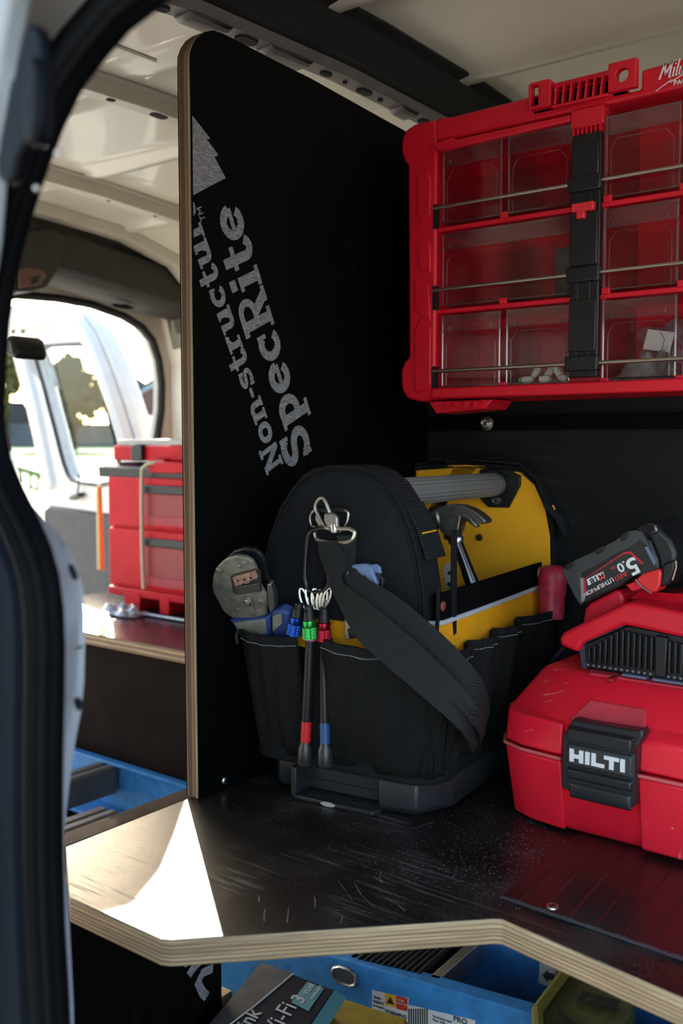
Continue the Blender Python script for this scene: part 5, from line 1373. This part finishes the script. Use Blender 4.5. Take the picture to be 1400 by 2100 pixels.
# ================================================================== CHARGER
C = Fr((-.4224, .923, .1522), 0)
ch = thing('battery_charger', 'red and black battery charger standing on the red tool case', 'charger', C)
def cx(pts, y=0.0): return C.L2('y', y, pts)
DX = .22
low = cx([(1194, 1372), (1190, 1340), (1196, 1320), (1282, 1284), (1300, 1286), (1400, 1306)])
low = low + [(DX, low[-1][1] - .002), (DX + .006, 0)]
low[0] = (low[0][0], 0.0)
MB().prism(low, 'y', .004, .12).build('lower_body', M_black, ch, bevel=.002)
up = cx([(1150, 1322), (1150, 1306), (1158, 1296), (1180, 1285), (1286, 1236), (1302, 1236), (1400, 1254)])
un = cx([(1400, 1306), (1302, 1285), (1282, 1281), (1196, 1318), (1188, 1338)])
body = up + [(DX, up[-1][1] - .003), (DX, un[0][1] - .002)] + un
MB().prism(body, 'y', -.004, .125).build('top_shell', M_red, ch, bevel=.004, seg=3)
MB().prism(cx([(1150, 1318), (1187, 1338), (1192, 1372), (1200, 1372), (1196, 1320), (1280, 1284), (1184, 1300)], .0), 'y', .002, .06).build('side_cheek', plain('slate_trim', (.035, .045, .07), .4), ch)
# vents: each upright slat
q = cx([(1205, 1330), (1205, 1362), (1275, 1296), (1400, 1312), (1400, 1384)])
zb0 = .008; n_ = 13
for i in range(17):
    x = q[0][0] + i * .0058
    if i in (12, 13): continue
    zt_ = .0215 + .0225 * min(1, max(0, (x - q[0][0]) / .032)) if x < q[0][0] + .032 else .0440 - .006 * (x - q[0][0] - .032) / .03 * .5
    MB().box(x, x + .0026, -.0012, .006, zb0, zt_).build('slat', M_black, ch, bevel=.0006)
    MB().box(x + .0030, x + .0052, .0025, .0042, zb0, zt_ - .001).build('vent_gap', M_void, ch)
    MB().box(x + .0002, x + .0024, -.0018, -.001, .0042, .0062).build('vent_tick', plain('pale_tick', (.16, .17, .20), .5) if i == 0 else bpy.data.materials['pale_tick'], ch)
xx = q[0][0] + 12 * .0058
MB().prism([(xx, .004), (xx + .010, .004), (xx + .011, .042), (xx - .001, .043)], 'y', -.0018, .006).build('grille_post', M_black, ch, bevel=.001)
for a, b in ((.042, .066), (.072, .11)): MB().box(a, b, -.003, .01, -.0005, .0018).build('foot', plain('blue_grey_foot', (.10, .12, .20), .5), ch)
# dock block on top
dk = cx([(1196, 1290), (1203, 1248), (1212, 1236), (1268, 1207), (1279, 1216), (1284, 1240), (1230, 1268)], .035)
MB().prism(dk, 'y', .03, .11).build('dock', M_red, ch, bevel=.003, seg=3)
dk = cx([(1284, 1240), (1310, 1224), (1400, 1215), (1400, 1260)], .04)
dk += []
MB().prism(dk[:3] + [(DX, dk[2][1]), (DX, dk[3][1])] + [dk[3]], 'y', .035, .11).build('dock', M_red_dark, ch, bevel=.002)
for i in range(6):
    z_ = dk[2][1] - .001 - i * .0016; MB().tube([(dk[1][0] + .004 - i * .002, .0335 - i * .003 * 0, z_ - .001), (DX - .05, .0335, z_ - .0)], .0007, 5).build('top_groove', M_red, ch)
# power lead behind the charger
lead = thing('power_lead', 'thin black power lead looping down at the left of the charger', 'cable', loc=(-.46, .95, .15))
P_ = [W.P(u, v, 'y', .965) for u, v in ((1158, 1328), (1140, 1345), (1130, 1368), (1128, 1392))]
MB().tube(smooth_pts([Vector(p) - Vector((-.46, .95, .15)) for p in P_]), .0024, 8).build('lead', base('gloss_lead', (.01, .012, .02), .15), lead, smooth=True)
P_ = [W.P(u, v, 'y', .975) for u, v in ((1160, 1345), (1148, 1358), (1140, 1378), (1138, 1395))]
MB().tube(smooth_pts([Vector(p) - Vector((-.46, .95, .15)) for p in P_]), .0024, 8).build('lead', bpy.data.materials['gloss_lead'], lead, smooth=True)

# ================================================================== BATTERY
BY = .945
K = Fr((-.38, BY, .25), 0)
bt = thing('battery_pack', 'black and red slide-on battery pack tilted on top of the charger', 'battery', K)
def kx(pts, y=0.0): return K.L2('y', y, pts)
M_bt = scuffed('battery_black', (.017, .017, .018), .45, .2, 2); M_btg = plain('battery_grey', (.045, .045, .048), .45, bump=.1)
main = kx([(1180, 1176), (1270, 1126), (1318, 1103), (1332, 1108), (1348, 1148), (1352, 1170), (1326, 1182), (1298, 1182), (1270, 1202), (1192, 1240)])
MB().prism(main, 'y', 0, .070).build('body', M_bt, bt, bevel=.002)
topr = kx([(1154, 1174), (1158, 1158), (1176, 1150), (1218, 1131), (1262, 1108), (1282, 1091), (1302, 1087), (1316, 1090), (1330, 1118), (1336, 1126), (1312, 1108), (1298, 1120), (1264, 1136), (1190, 1176), (1198, 1218), (1190, 1241), (1176, 1218)], -.001)
MB().prism(topr, 'y', -.002, .072).build('rail', M_btg, bt, bevel=.0015)
head = kx([(1298, 1086), (1322, 1070), (1345, 1072), (1354, 1088), (1376, 1108), (1386, 1136), (1385, 1160), (1366, 1190), (1352, 1172), (1346, 1140), (1330, 1104)], .003)
MB().prism(head, 'y', .003, .068).build('end_cap', M_black, bt, bevel=.004, seg=3)
MB().prism(kx([(1300, 1087), (1324, 1071), (1344, 1074), (1350, 1092), (1330, 1098), (1312, 1104)], .0), 'y', -.001, .060).build('terminal_cover', clear('smoky_cover', (.5, .5, .52), .14, .1, .2, (.06, .06, .07)), bt, bevel=.002)
for (a, b) in (((1220, 1128), (1238, 1118)), ((1272, 1102), (1286, 1090)), ((1158, 1160), (1176, 1150))):
    MB().prism(kx([a, b, (b[0] + 3, b[1] + 9), (a[0] + 4, a[1] + 9)], -.002), 'y', -.0045, -.001).build('rail_clip', M_black, bt, bevel=.0008)
lbl = kx([(1196, 1188), (1280, 1132), (1294, 1131), (1320, 1155), (1282, 1178), (1200, 1222)], -.0005)
MB().prism(lbl, 'y', -.0012, .0).build('label_border', base('label_red', (.55, .02, .03), .45), bt)
cxl = sum(p[0] for p in lbl) / 6; czl = sum(p[1] for p in lbl) / 6
MB().prism([(cxl + (a - cxl) * .93 + .0003, czl + (b - czl) * .90 - .0004) for a, b in lbl], 'y', -.0016, -.0011).build('label_field', base('label_black', (.022, .022, .024), .45), bt)
MB().prism(kx([(1190, 1186), (1196, 1184), (1199, 1230), (1193, 1236)], -.001), 'y', -.0022, .0).build('pale_stripe', plain('stripe_grey', (.25, .24, .24), .5), bt)
MB().prism(kx([(1322, 1122), (1328, 1120), (1346, 1152), (1342, 1160)], -.001), 'y', -.0022, .0).build('side_stripe', plain('blue_stripe', (.12, .16, .28), .4), bt)
MB().prism(kx([(1303, 1188), (1318, 1176), (1352, 1166), (1356, 1176), (1354, 1198), (1346, 1214), (1334, 1216), (1318, 1204)], -.003), 'y', -.004, .02).build('release_button', plain('button_red', (.70, .03, .03), .3), bt, bevel=.002, seg=3)
MB().tube([Vector((p[0], -.004, p[1])) for p in kx([(1302, 1189), (1318, 1206), (1336, 1218)], -.004)], .0009, 6).build('button_edge', M_steel, bt)
MB().prism(kx([(1282, 1200), (1302, 1192), (1312, 1196), (1314, 1208), (1300, 1212), (1296, 1214)], -.002), 'y', -.002, .02).build('lock_tab', M_red, bt, bevel=.001)
MB().prism(kx([(1360, 1156), (1384, 1148), (1384, 1168), (1372, 1198), (1354, 1204), (1358, 1180)], .0), 'y', -.002, .03).build('front_face', M_black, bt, bevel=.002)
MB().tube([Vector((p[0], -.0025, p[1])) for p in kx([(1385, 1150), (1386, 1164), (1378, 1190)], -.003)], .0008, 6).build('edge_line', plain('tan_edge', (.5, .3, .2), .4), bt)
# lettering, upside down as the pack is turned over
d0 = Vector(kx([(1200, 1222)])[0]); d1 = Vector(kx([(1282, 1178)])[0]); e = (d0 - d1).normalized()
xd = (e.x, 0, e.y); yd = (e.y, 0, -e.x)
if yd[2] > 0: yd = (-yd[0], 0, -yd[2])
def bt_text(s, u, v, size, mat, bold=.01, sx=1.0, nm='lettering'):
    p = K.P(u, v, 'y', -.0016); q = text_obj(s, nm, mat, bt, (p[0], -.0017, p[2]), xd, yd, size, bold, sx); return q
ink = M_white_ink; ir = base('label_red_ink', (.62, .05, .06), .5)
bt_text('5', 1301, 1141, .0230, ink, .022, 1.15)
bt_text('.0', 1280, 1150, .0125, ink, .018, 1.15)
bt_text('Ah', 1260, 1159, .0050, ir, .0)
bt_text('RED', 1282, 1171, .0068, ir, .008, 1.1)
bt_text('LITHIUM-ION', 1256, 1184, .0062, ink, .008, 1.0)
wp = kx([(1203, 1188), (1236, 1172), (1241, 1183), (1206, 1201)], -.0015); MB().prism(wp, 'y', -.0019, -.0015).build('label_patch', ink, bt)
for s, u, v, m_ in (('M', 1237, 1174, ir), ('18', 1224, 1180, base('label_black_ink', (.02, .02, .02), .5))):
    p = K.P(u, v, 'y', -.002); text_obj(s, 'lettering', m_, bt, (p[0], -.0024, p[2]), xd, yd, .0088, .02, 1.1)

# ================================================================== LADDER under the shelf
la = thing('blue_ladder', 'blue fibreglass ladder lying under the shelf with a steel eyelet', 'ladder', loc=(-.75, .93, -.25))
def lw(u, v, z_=-.25): p = Vector(W.P(u, v, 'z', z_)); return p - Vector((-.75, .93, -.25))
a = lw(560, 1925); b = lw(1110, 2084); d = (b - a).normalized(); a2 = a - d * .25; b2_ = b + d * .30
n = Vector((-d.y, d.x, 0))
def rail(a, b, n, h=.085, fl=.022, t=.004):
    """C-channel rail: upright web with flanges folded away"""
    prof = [(0, 0), (0, -h), (fl, -h), (fl, -h + t), (t, -h + t), (t, -t), (fl, -t), (fl, 0)]
    return MB().loft([[p + n * x + Vector((0, 0, z_)) for x, z_ in prof] for p in (a, b)])
rail(a2, b2_, n, .10).build('rail', M_blue, la, bevel=.002)
fa = lw(985, 1924); fb = lw(1260, 2003); fd = (fb - fa).normalized(); fn_ = Vector((-fd.y, fd.x, 0))
rail(fa - fd * .12, fb + fd * .35, fn_, .10).build('rail', M_blue_d, la, bevel=.002)
# eyelet in the near rail
ea = Vector(W.P(708, 2002, 'z', -.25)); 
def on_face(u, v, back=0.0):
    """point on the near rail's outer face"""
    o_ = Vector((-.75, .93, -.25)) + a; dd = FW + RT * ((u - 700) / FPX) - UP * ((v - 1050) / FPX); c0 = Vector((0, 0, CAM_Z))
    t_ = (o_ - c0).dot(n) / dd.dot(n); return c0 + dd * t_ - Vector((-.75, .93, -.25)) - n * back
ring_o = [on_face(u, v, .0008) for u, v in ((682, 1992), (686, 1984), (698, 1982), (716, 1988), (728, 1998), (731, 2010), (728, 2019), (718, 2021), (700, 2015), (686, 2005))]
MB().tube(ring_o, .0026, 8, closed=True).build('eyelet', M_steel, la, smooth=True)
MB().loft([[p for p in ring_o], [p - n * .0006 for p in ring_o]]).build('eyelet_hole', plain('dark_eyelet', (.05, .06, .07), .5), la)
# rungs: pale flat one and black ribbed ones
def slab(p0, p1, p2, p3, th, mat, nm, par, z_=-.25):
    P_ = [lw(*q, z_) for q in (p0, p1, p2, p3)]; return MB().loft([P_, [q - Vector((0, 0, th)) for q in P_]]).build(nm, mat, par, bevel=.001)
slab((900, 2008), (880, 2003), (975, 1918), (997, 1922), .03, M_alu, 'rung', la)
rg_ = slab((728, 1966), (862, 1998), (965, 1905), (835, 1890), .03, M_rubber, 'tread', la)
for i in range(11):
    t_ = (i + .5) / 11; s0 = lw(728 + (862 - 728) * t_, 1966 + 32 * t_) ; s1 = lw(835 + 130 * t_, 1890 + 15 * t_)
    MB().tube([s0 + Vector((0, 0, .001)), s1 + Vector((0, 0, .001))], .0016, 6).build('tread_rib', plain('ladder_rubber', (.03, .03, .032), .4) if i == 0 else bpy.data.materials['ladder_rubber'], rg_, smooth=True)
slab((716, 1962), (728, 1966), (790, 1925), (778, 1921), .02, M_alu, 'tread_edge', la)
# warning label on the near rail
def face_quad(pts, off_, m, nm, par=la):
    P_ = [on_face(u, v, off_) for u, v in pts]; return MB().loft([P_, [p + n * .0003 for p in P_]]).build(nm, m, par)
wp_ = base('label_white', (.62, .62, .62), .6); yl = base('label_yellow', (.75, .40, .02), .6); rl = base('label_red2', (.55, .03, .02), .6); bk = base('label_ink', (.02, .02, .02), .6)
face_quad([(763, 2030), (838, 2047), (838, 2130), (763, 2110)], .0006, wp_, 'warning_label')
face_quad([(790, 2036), (812, 2041), (812, 2066), (790, 2060)], .0010, yl, 'warning_panel')
face_quad([(801, 2043), (809, 2060), (793, 2056)], .0013, bk, 'warning_triangle')
face_quad([(813, 2041), (836, 2047), (836, 2074), (813, 2068)], .0010, rl, 'danger_panel')
for i in range(9): face_quad([(838 + i * 4.6, 2068), (840.5 + i * 4.6, 2068), (840.5 + i * 4.6, 2140), (838 + i * 4.6, 2140)], .0011, bk, 'barcode_bar')
face_quad([(838, 2060), (975, 2092), (975, 2170), (838, 2140)], .0007, wp_, 'rating_label')
def on_txt(s, u, v, size, m, bold=0.0, rot=0):
    p = on_face(u, v, .0014); x_ = d if not rot else Vector((0, 0, -1)); y_ = Vector((0, 0, 1)) if not rot else d
    text_obj(s, 'lettering', m, la, p, x_, y_, size, bold)
on_txt('WARNING', 790, 2075, .006, bk, .01); on_txt('FULLY OPEN', 814, 2056, .0030, wp_, .0); on_txt('TO BE', 815, 2050, .0032, wp_, .0); on_txt('MAY', 768, 2046, .0045, bk, .01); on_txt('RESULT', 766, 2054, .0045, bk, .01); on_txt('IN INJURY', 765, 2062, .0035, bk)
on_txt('Working load', 888, 2085, .0042, bk); on_txt('Max. Size', 888, 2092, .0042, bk); on_txt('PRO', 930, 2092, .009, bk, .01)
# arrow label on the far rail
fo_c = Vector((-.75, .93, -.25))
def on_far(u, v, back=.0006):
    o_ = fo_c + fa; dd = FW + RT * ((u - 700) / FPX) - UP * ((v - 1050) / FPX); c0 = Vector((0, 0, CAM_Z))
    t_ = (o_ - c0).dot(fn_) / dd.dot(fn_); return c0 + dd * t_ - fo_c - fn_ * back
def far_quad(pts, off_, m, nm):
    P_ = [on_far(u, v, off_) for u, v in pts]; return MB().loft([P_, [p + fn_ * .0003 for p in P_]]).build(nm, m, la)
far_quad([(1107, 1972), (1122, 1972), (1187, 1992), (1183, 2040), (1165, 2036), (1104, 2016)], .0006, base('label_cream', (.50, .47, .42), .6), 'arrow_label')
far_quad([(1112, 1999), (1124, 1988), (1124, 1994), (1137, 1997), (1136, 2011), (1124, 2008), (1123, 2014)], .0010, bk, 'arrow_mark')
for s, u, v in (('PREVENT', 1160, 2030), ('near labels', 1168, 2032), ('LOSE', 1154, 2027), ('BALANCE', 1144, 2024), ('you may', 1176, 2034)):
    p = on_far(u, v, .0012); text_obj(s, 'lettering', bk, la, p, (0, 0, 1), -fd, .0058, 0)

# carton, yellow pouch, olive case
def face_box(nm, label, cat, top, z_, hgt, mat, group=None):
    P_ = [Vector(W.P(u, v, 'z', z_)) for u, v in top]; c = sum(P_, Vector()) / len(P_)
    t = thing(nm, label, cat, loc=(c.x, c.y, z_ - hgt)); L_ = [p - Vector((c.x, c.y, z_ - hgt)) for p in P_]
    return t, L_, c
t, L_, c = face_box('carton', 'dark navy product carton standing under the shelf with white lettering', 'carton', [(536, 1974), (684, 2030), (560, 2215), (405, 2130)], -.215, .09, None)
navy = plain('navy_card', (.010, .014, .028), .4, var=.1, spec=.15)
MB().loft([L_, [p - Vector((0, 0, .09)) for p in L_]]).build('box', navy, t, bevel=.0008)
lidg = L_[0].lerp(L_[1], .45); lidb = L_[3].lerp(L_[2], .12)
g_ = MB().loft([[L_[0], lidg, lidb, L_[3]], [p + Vector((0, 0, .0006)) for p in (L_[0], lidg, lidb, L_[3])]]).build('pale_flap', plain('grey_card', (.10, .095, .10), .5, var=.3, spec=.2), t)
MB().tube([lidg + Vector((0, 0, .001)), (lidg + lidb) / 2 + Vector((.002, 0, .001)), lidb + Vector((0, 0, .001))], .0009, 5).build('edge_highlight', base('highlight_white', (.7, .68, .62), .8), g_)  # white highlight along the carton edge, painted as a thin strip
xd = (L_[2] - L_[1]).normalized() * -1; yd = (L_[0] - L_[1]).normalized()
def cart(s, u, v, size, m, bold=.0):
    p = Vector(W.P(u, v, 'z', -.2142)) - Vector((c.x, c.y, -.305)); text_obj(s, 'lettering', m, t, p, xd, yd, size, bold)
cw = base('carton_white', (.55, .58, .60), .5); ct_ = base('carton_teal', (.12, .33, .38), .5)
cart('link', 505, 2118, .026, cw, .01); cart('Wi-Fi', 556, 2140, .030, cw, .0)
P5 = [Vector(W.P(u, v, 'z', -.2144)) - Vector((c.x, c.y, -.305)) for u, v in ((630, 2014), (664, 2028), (632, 2074), (597, 2056))]
MB().loft([P5, [p + Vector((0, 0, .0005)) for p in P5]]).build('teal_badge', ct_, t)
def cart2(s, u, v, size, m, bold=.0):
    p = Vector(W.P(u, v, 'z', -.2136)) - Vector((c.x, c.y, -.305)); text_obj(s, 'lettering', m, t, p, (P5[0] - P5[3]), (P5[0] - P5[1]) * 1, size, bold)
cart2('3', 619, 2060, .024, cw, .02); cart2('YEAR', 630, 2040, .009, cw, .01); cart2('WARRANTY', 640, 2050, .005, cw)
P6 = [L_[1], L_[2], L_[2] + Vector((.012, 0, -.01)), L_[1] + Vector((.012, 0, -.01))]
MB().ribbon([L_[1] + Vector((.001, 0, 0)), L_[2] + Vector((.001, 0, 0))], [L_[1] + Vector((.014, .004, -.006)), L_[2] + Vector((.014, .004, -.006))], .001).build('teal_edge', ct_, t)
t, L_, c = face_box('yellow_pouch', 'dull yellow pouch lying against the carton below the ladder rail', 'pouch', [(690, 2038), (838, 2086), (850, 2180), (610, 2180), (640, 2108)], -.245, .06, None)
MB().loft([[p * 1.0 - Vector((0, 0, .06)) for p in L_], [p - Vector((0, 0, .008)) for p in L_], [p * .96 + Vector((0, 0, .002)) for p in L_]]).build('pouch', plain('mustard_sheet', (.32, .22, .010), .5, var=.25, nsc=40), t, bevel=.004, seg=3)
t, L_, c = face_box('olive_tool_case', 'olive and yellow plastic case with raised dark letters under the shelf', 'case', [(1178, 1970), (1305, 2010), (1290, 2075), (1120, 2200), (1108, 2075)], -.215, .08, None)
ol = plain('olive_plastic', (.075, .075, .015), .4, var=.25, nsc=30)
MB().loft([[p - Vector((0, 0, .08)) for p in L_], [p - Vector((0, 0, .006)) for p in L_], [p * .95 for p in L_]]).build('case', ol, t, bevel=.004, seg=3)
yd_ = (L_[0] - L_[4]).normalized(); xd_ = Vector((yd_.y, -yd_.x, 0))
dk_ = base('dark_letters', (.006, .006, .003), .7)
for s, u, v in (('Y', 1222, 2095), ('E', 1270, 2050)):
    p = Vector(W.P(u, v, 'z', -.2145)) - Vector((c.x, c.y, -.295)); text_obj(s, 'lettering', dk_, t, p, -yd_, -xd_ * -1 * -1, .055, .03)
MB().tube([L_[3] + Vector((0, -.01, .0)), L_[4] + Vector((-.004, 0, .0)), L_[0]], .006, 8).build('yellow_edge', plain('dirty_yellow', (.16, .14, .012), .45), t, smooth=True)

# ================================================================== REAR LADDER, seen left of the divider
lb_ = thing('rear_ladder', 'blue ladder with grey aluminium rungs lying beyond the shelf corner', 'ladder', loc=(-1.5, 1.2, -.3))
O_ = Vector((-1.5, 1.2, -.3)); ZL = -.243
def r3(u, v, z_=ZL): return Vector(W.P(u, v, 'z', z_)) - O_
YR = 1.222 - 1.2; ZT = ZL + .3
MB().box(-.9, .9, YR - .002, YR + .003, ZT - .10, ZT).build('rail', M_blue, lb_, bevel=.001)
MB().box(-.9, .9, YR - .018, YR - .002, ZT - .004, ZT + .002).build('rail_flange', M_blue, lb_, bevel=.001)
MB().box(-.9, .9, YR - .060, YR - .002, ZT - .098, ZT - .092).build('rail_flange', M_blue, lb_, bevel=.001)
MB().box(-.9, .9, YR - .115, YR - .072, ZT - .112, ZT - .106).build('rail_flange', M_blue, lb_, bevel=.001)
MB().box(-.9, .9, YR - .125, YR - .118, ZT - .20, ZT - .106).build('rail_web', M_blue_d, lb_, bevel=.001)
def rung(x, w_, y0, y1, z_, h_, nm='rung'):
    mb = MB()
    prof = [(-w_ / 2, -h_), (-w_ / 2, -.004), (-w_ * .4, 0), (-w_ * .1, -.001), (-w_ * .08, -.004), (w_ * .1, -.004), (w_ * .12, 0), (w_ * .4, 0), (w_ / 2, -.005), (w_ / 2, -h_)]
    mb.loft([[(x + p, y, z_ + q) for p, q in prof] for y in (y0, y1)]); mb.build(nm, plain('weathered_rung', (.16, .15, .14), .6, .2, var=.2, nsc=30) if not bpy.data.materials.get('weathered_rung') else bpy.data.materials['weathered_rung'], lb_, bevel=.0015)
p = r3(209, 1556, ZL); rung(p.x + .02, .05, -.55, p.y, ZT - .004, .055)
p = r3(212, 1646, ZL); rung(p.x + .02, .05, -.55, p.y - .004, ZT - .004, .050)
lbm = thing('aluminium_beam', 'dull aluminium beam running along the cut left edge of the shelf', 'beam', loc=(-.91, .75, -.06))
bmx = [(.0, 0), (.018, .0), (.020, -.003), (.0, -.016), (.030, -.030), (.030, -.034), (-.022, -.034), (-.022, -.004)]
MB().loft([[(x, y, z_) for x, z_ in bmx] for y in (-.30, .20)]).build('beam', plain('dull_beam', (.085, .070, .060), .9, 0, var=.15, nsc=30, spec=.0), lbm, bevel=.001)
# ================================================================== REAR SHELF AND ITS LOAD
rs_ = thing('rear_shelf', 'far dark red-brown film shelf with pale ply front edge', 'shelf', loc=(-1.4, 1.5, 0))
MB().box(-.62, .75, -.277, .27, -.024, -.0006).build('ply_core', ply('rear_ply_edge', 'z', .024, -.1, 5), rs_, bevel=.001)
MB().box(-.62, .75, -.277, .27, -.0006, 0).build('film_face', film('plum_film', (.045, .008, .014), .24, .2, .3), rs_)
bd = thing('kick_board', 'dark brown board hanging below the far shelf edge', 'board', loc=(-1.4, 1.245, -.17))
MB().box(-.62, .75, -.006, .008, -.28, .1455).build('board', plain('brown_board', (.012, .006, .0045), .8, var=.3, nsc=12, spec=.08), bd, bevel=.001)

Q = Fr((-1.75, 1.45, .028), 0)
bx_ = thing('drawer_box', 'red two-drawer tool box with a black lid on the far shelf', 'tool box', Q)
def qx(pts, y=0.0): return Q.L2('y', y, pts)
M_rb = plain('bright_red_box', (.66, .010, .022), .5, spec=.2)
x0b = qx([(222, 1000)])[0][0]; x1b = .32
zt_ = qx([(222, 968)])[0][1]
MB().box(x0b, x1b, .006, .22, .0, zt_ - .006).build('body', M_rb, bx_, bevel=.004)
MB().box(x0b - .030, x1b, .03, .22, .003, .04).build('corner_foot', M_rb, bx_, bevel=.004)
MB().box(x0b - .028, x0b + .01, .03, .22, zt_ - .04, zt_ - .003).build('corner_foot', M_rb, bx_, bevel=.004)
zd = [.024, .158, zt_ - .008]
for i in range(2):
    z0_, z1_ = zd[i], zd[i + 1]
    dd_ = MB().box(x0b + .004, x1b - .002, -.004, .01, z0_ + .004, z1_ - .002).build('drawer', M_rb, bx_, bevel=.003)
    hx0 = qx([(297, 1000)])[0][0]
    MB().box(hx0, x1b - .05, -.010, -.002, z1_ - .036, z1_ - .018).build('handle', M_black, dd_, bevel=.002)
    MB().box(hx0 + .004, x1b - .05, -.006, -.003, z0_ + .03, z1_ - .036).build('grip_recess', M_red_dark, dd_, bevel=.002)
    MB().loft([[(hx0 + .006, -.0065, z0_ + .012), (x1b - .05, -.0065, z0_ + .012), (x1b - .05, -.0045, z0_ + .045), (hx0 + .012, -.0045, z0_ + .045)], [(hx0 + .006, -.004, z0_ + .012), (x1b - .05, -.004, z0_ + .012), (x1b - .05, -.002, z0_ + .045), (hx0 + .012, -.002, z0_ + .045)]]).build('drawer_ramp', plain('dusty_red', (.50, .05, .07), .6) if i == 0 else bpy.data.materials['dusty_red'], dd_)
MB().box(x0b - .0, x1b, -.006, .01, .004, .022).build('plinth', M_rb, bx_, bevel=.003)
for a, b in ((-.02, .035), (.10, .13), (.2, .25)): MB().box(a, b, -.008, .05, -.0243, .012).build('foot', M_rb, bx_, bevel=.002)
MB().loft([[(x0b - .035, .0, zt_ - .012), (x1b, .0, zt_ - .012), (x1b, .22, zt_ - .012), (x0b - .035, .22, zt_ - .012)], [(x0b - .034, -.002, zt_ + .012), (x1b, -.002, zt_ + .012), (x1b, .22, zt_ + .012), (x0b - .034, .22, zt_ + .012)], [(x0b + .0, .02, zt_ + .022), (x1b, .02, zt_ + .022), (x1b, .21, zt_ + .022), (x0b + .0, .21, zt_ + .022)]]).build('lid', M_black, bx_, bevel=.003)
MB().box(.075, .20, -.012, .03, zt_ + .002, zt_ + .026).build('lid_catch', M_rb, bx_, bevel=.003)
cdm = base('cream_cord', (.68, .60, .45), .7)
cord = thing('cream_cord', 'cream cord running up the front of the red drawer box', 'cord', Q)
cp_ = [(p[0], y_, p[1]) for p, y_ in zip([qx([q_])[0] for q_ in ((334, 948), (318, 950), (308, 958), (304, 975), (304, 1100), (306, 1206))], (.0, -.014, -.018, -.018, -.018, -.016))]
MB().tube(smooth_pts(cp_), .0042, 8).build('cord', cdm, cord, smooth=True)
og = thing('orange_strap', 'orange and cream elastic strap at the left end of the red drawer box', 'strap', Q)
P_ = qx([(203, 1008), (205, 1168)], -.0); MB().tube([(P_[0][0] - .004, .0, P_[0][1]), (P_[1][0] - .004, .0, P_[1][1])], .0045, 8).build('cream_band', cdm, og, smooth=True)
P_ = qx([(208, 996), (213, 1168)], -.0); MB().tube([(P_[0][0] - .003, -.004, P_[0][1]), (P_[1][0] - .003, -.004, P_[1][1])], .0055, 8).build('orange_band', base('orange_band', (.9, .35, .04), .6), og, smooth=True)
# organiser on top
org = thing('parts_organiser', 'flat red organiser case with a clear lid lying on top of the drawer box', 'organiser', Q)
xo = qx([(218, 930)])[0][0]; zo = zt_ + .0266
MB().box(xo, x1b, .02, .20, zo, zo + .034).build('tray', M_rb, org, bevel=.003)
MB().box(xo + .01, x1b, .022, .19, zo + .034, zo + .048).build('clear_lid', clear('frosted_lid', (.75, .75, .78), .25, .15, .35, (.8, .8, .85)), org, bevel=.003)
MB().box(xo + .072, xo + .11, .010, .03, zo + .0, zo + .036).build('latch', M_black, org, bevel=.003)
MB().box(xo + .14, xo + .19, .006, .1, zo - .004, zo + .006).build('foot', M_rb, org, bevel=.002)
mp_ = thing('mounting_rail', 'dark metal mounting rail on the far shelf under the drawer box', 'rail', loc=(-1.6, 1.45, .004))
MB().box(-.20, .42, -.03, .22, -.004, -.0005).build('plate', M_black, mp_, bevel=.001)
MB().tube([(-.20, -.034, .001), (.42, -.034, .001)], .004, 8).build('front_rod', M_dsteel, mp_, smooth=True)
wr = thing('clear_wrapper', 'crumpled clear plastic wrapper on the far shelf at the drawer box corner', 'wrapper', loc=(-1.72, 1.40, .003))
crumple(18, 14, .12, .06, .03, 9).build('film', M_bag, wr, smooth=True)
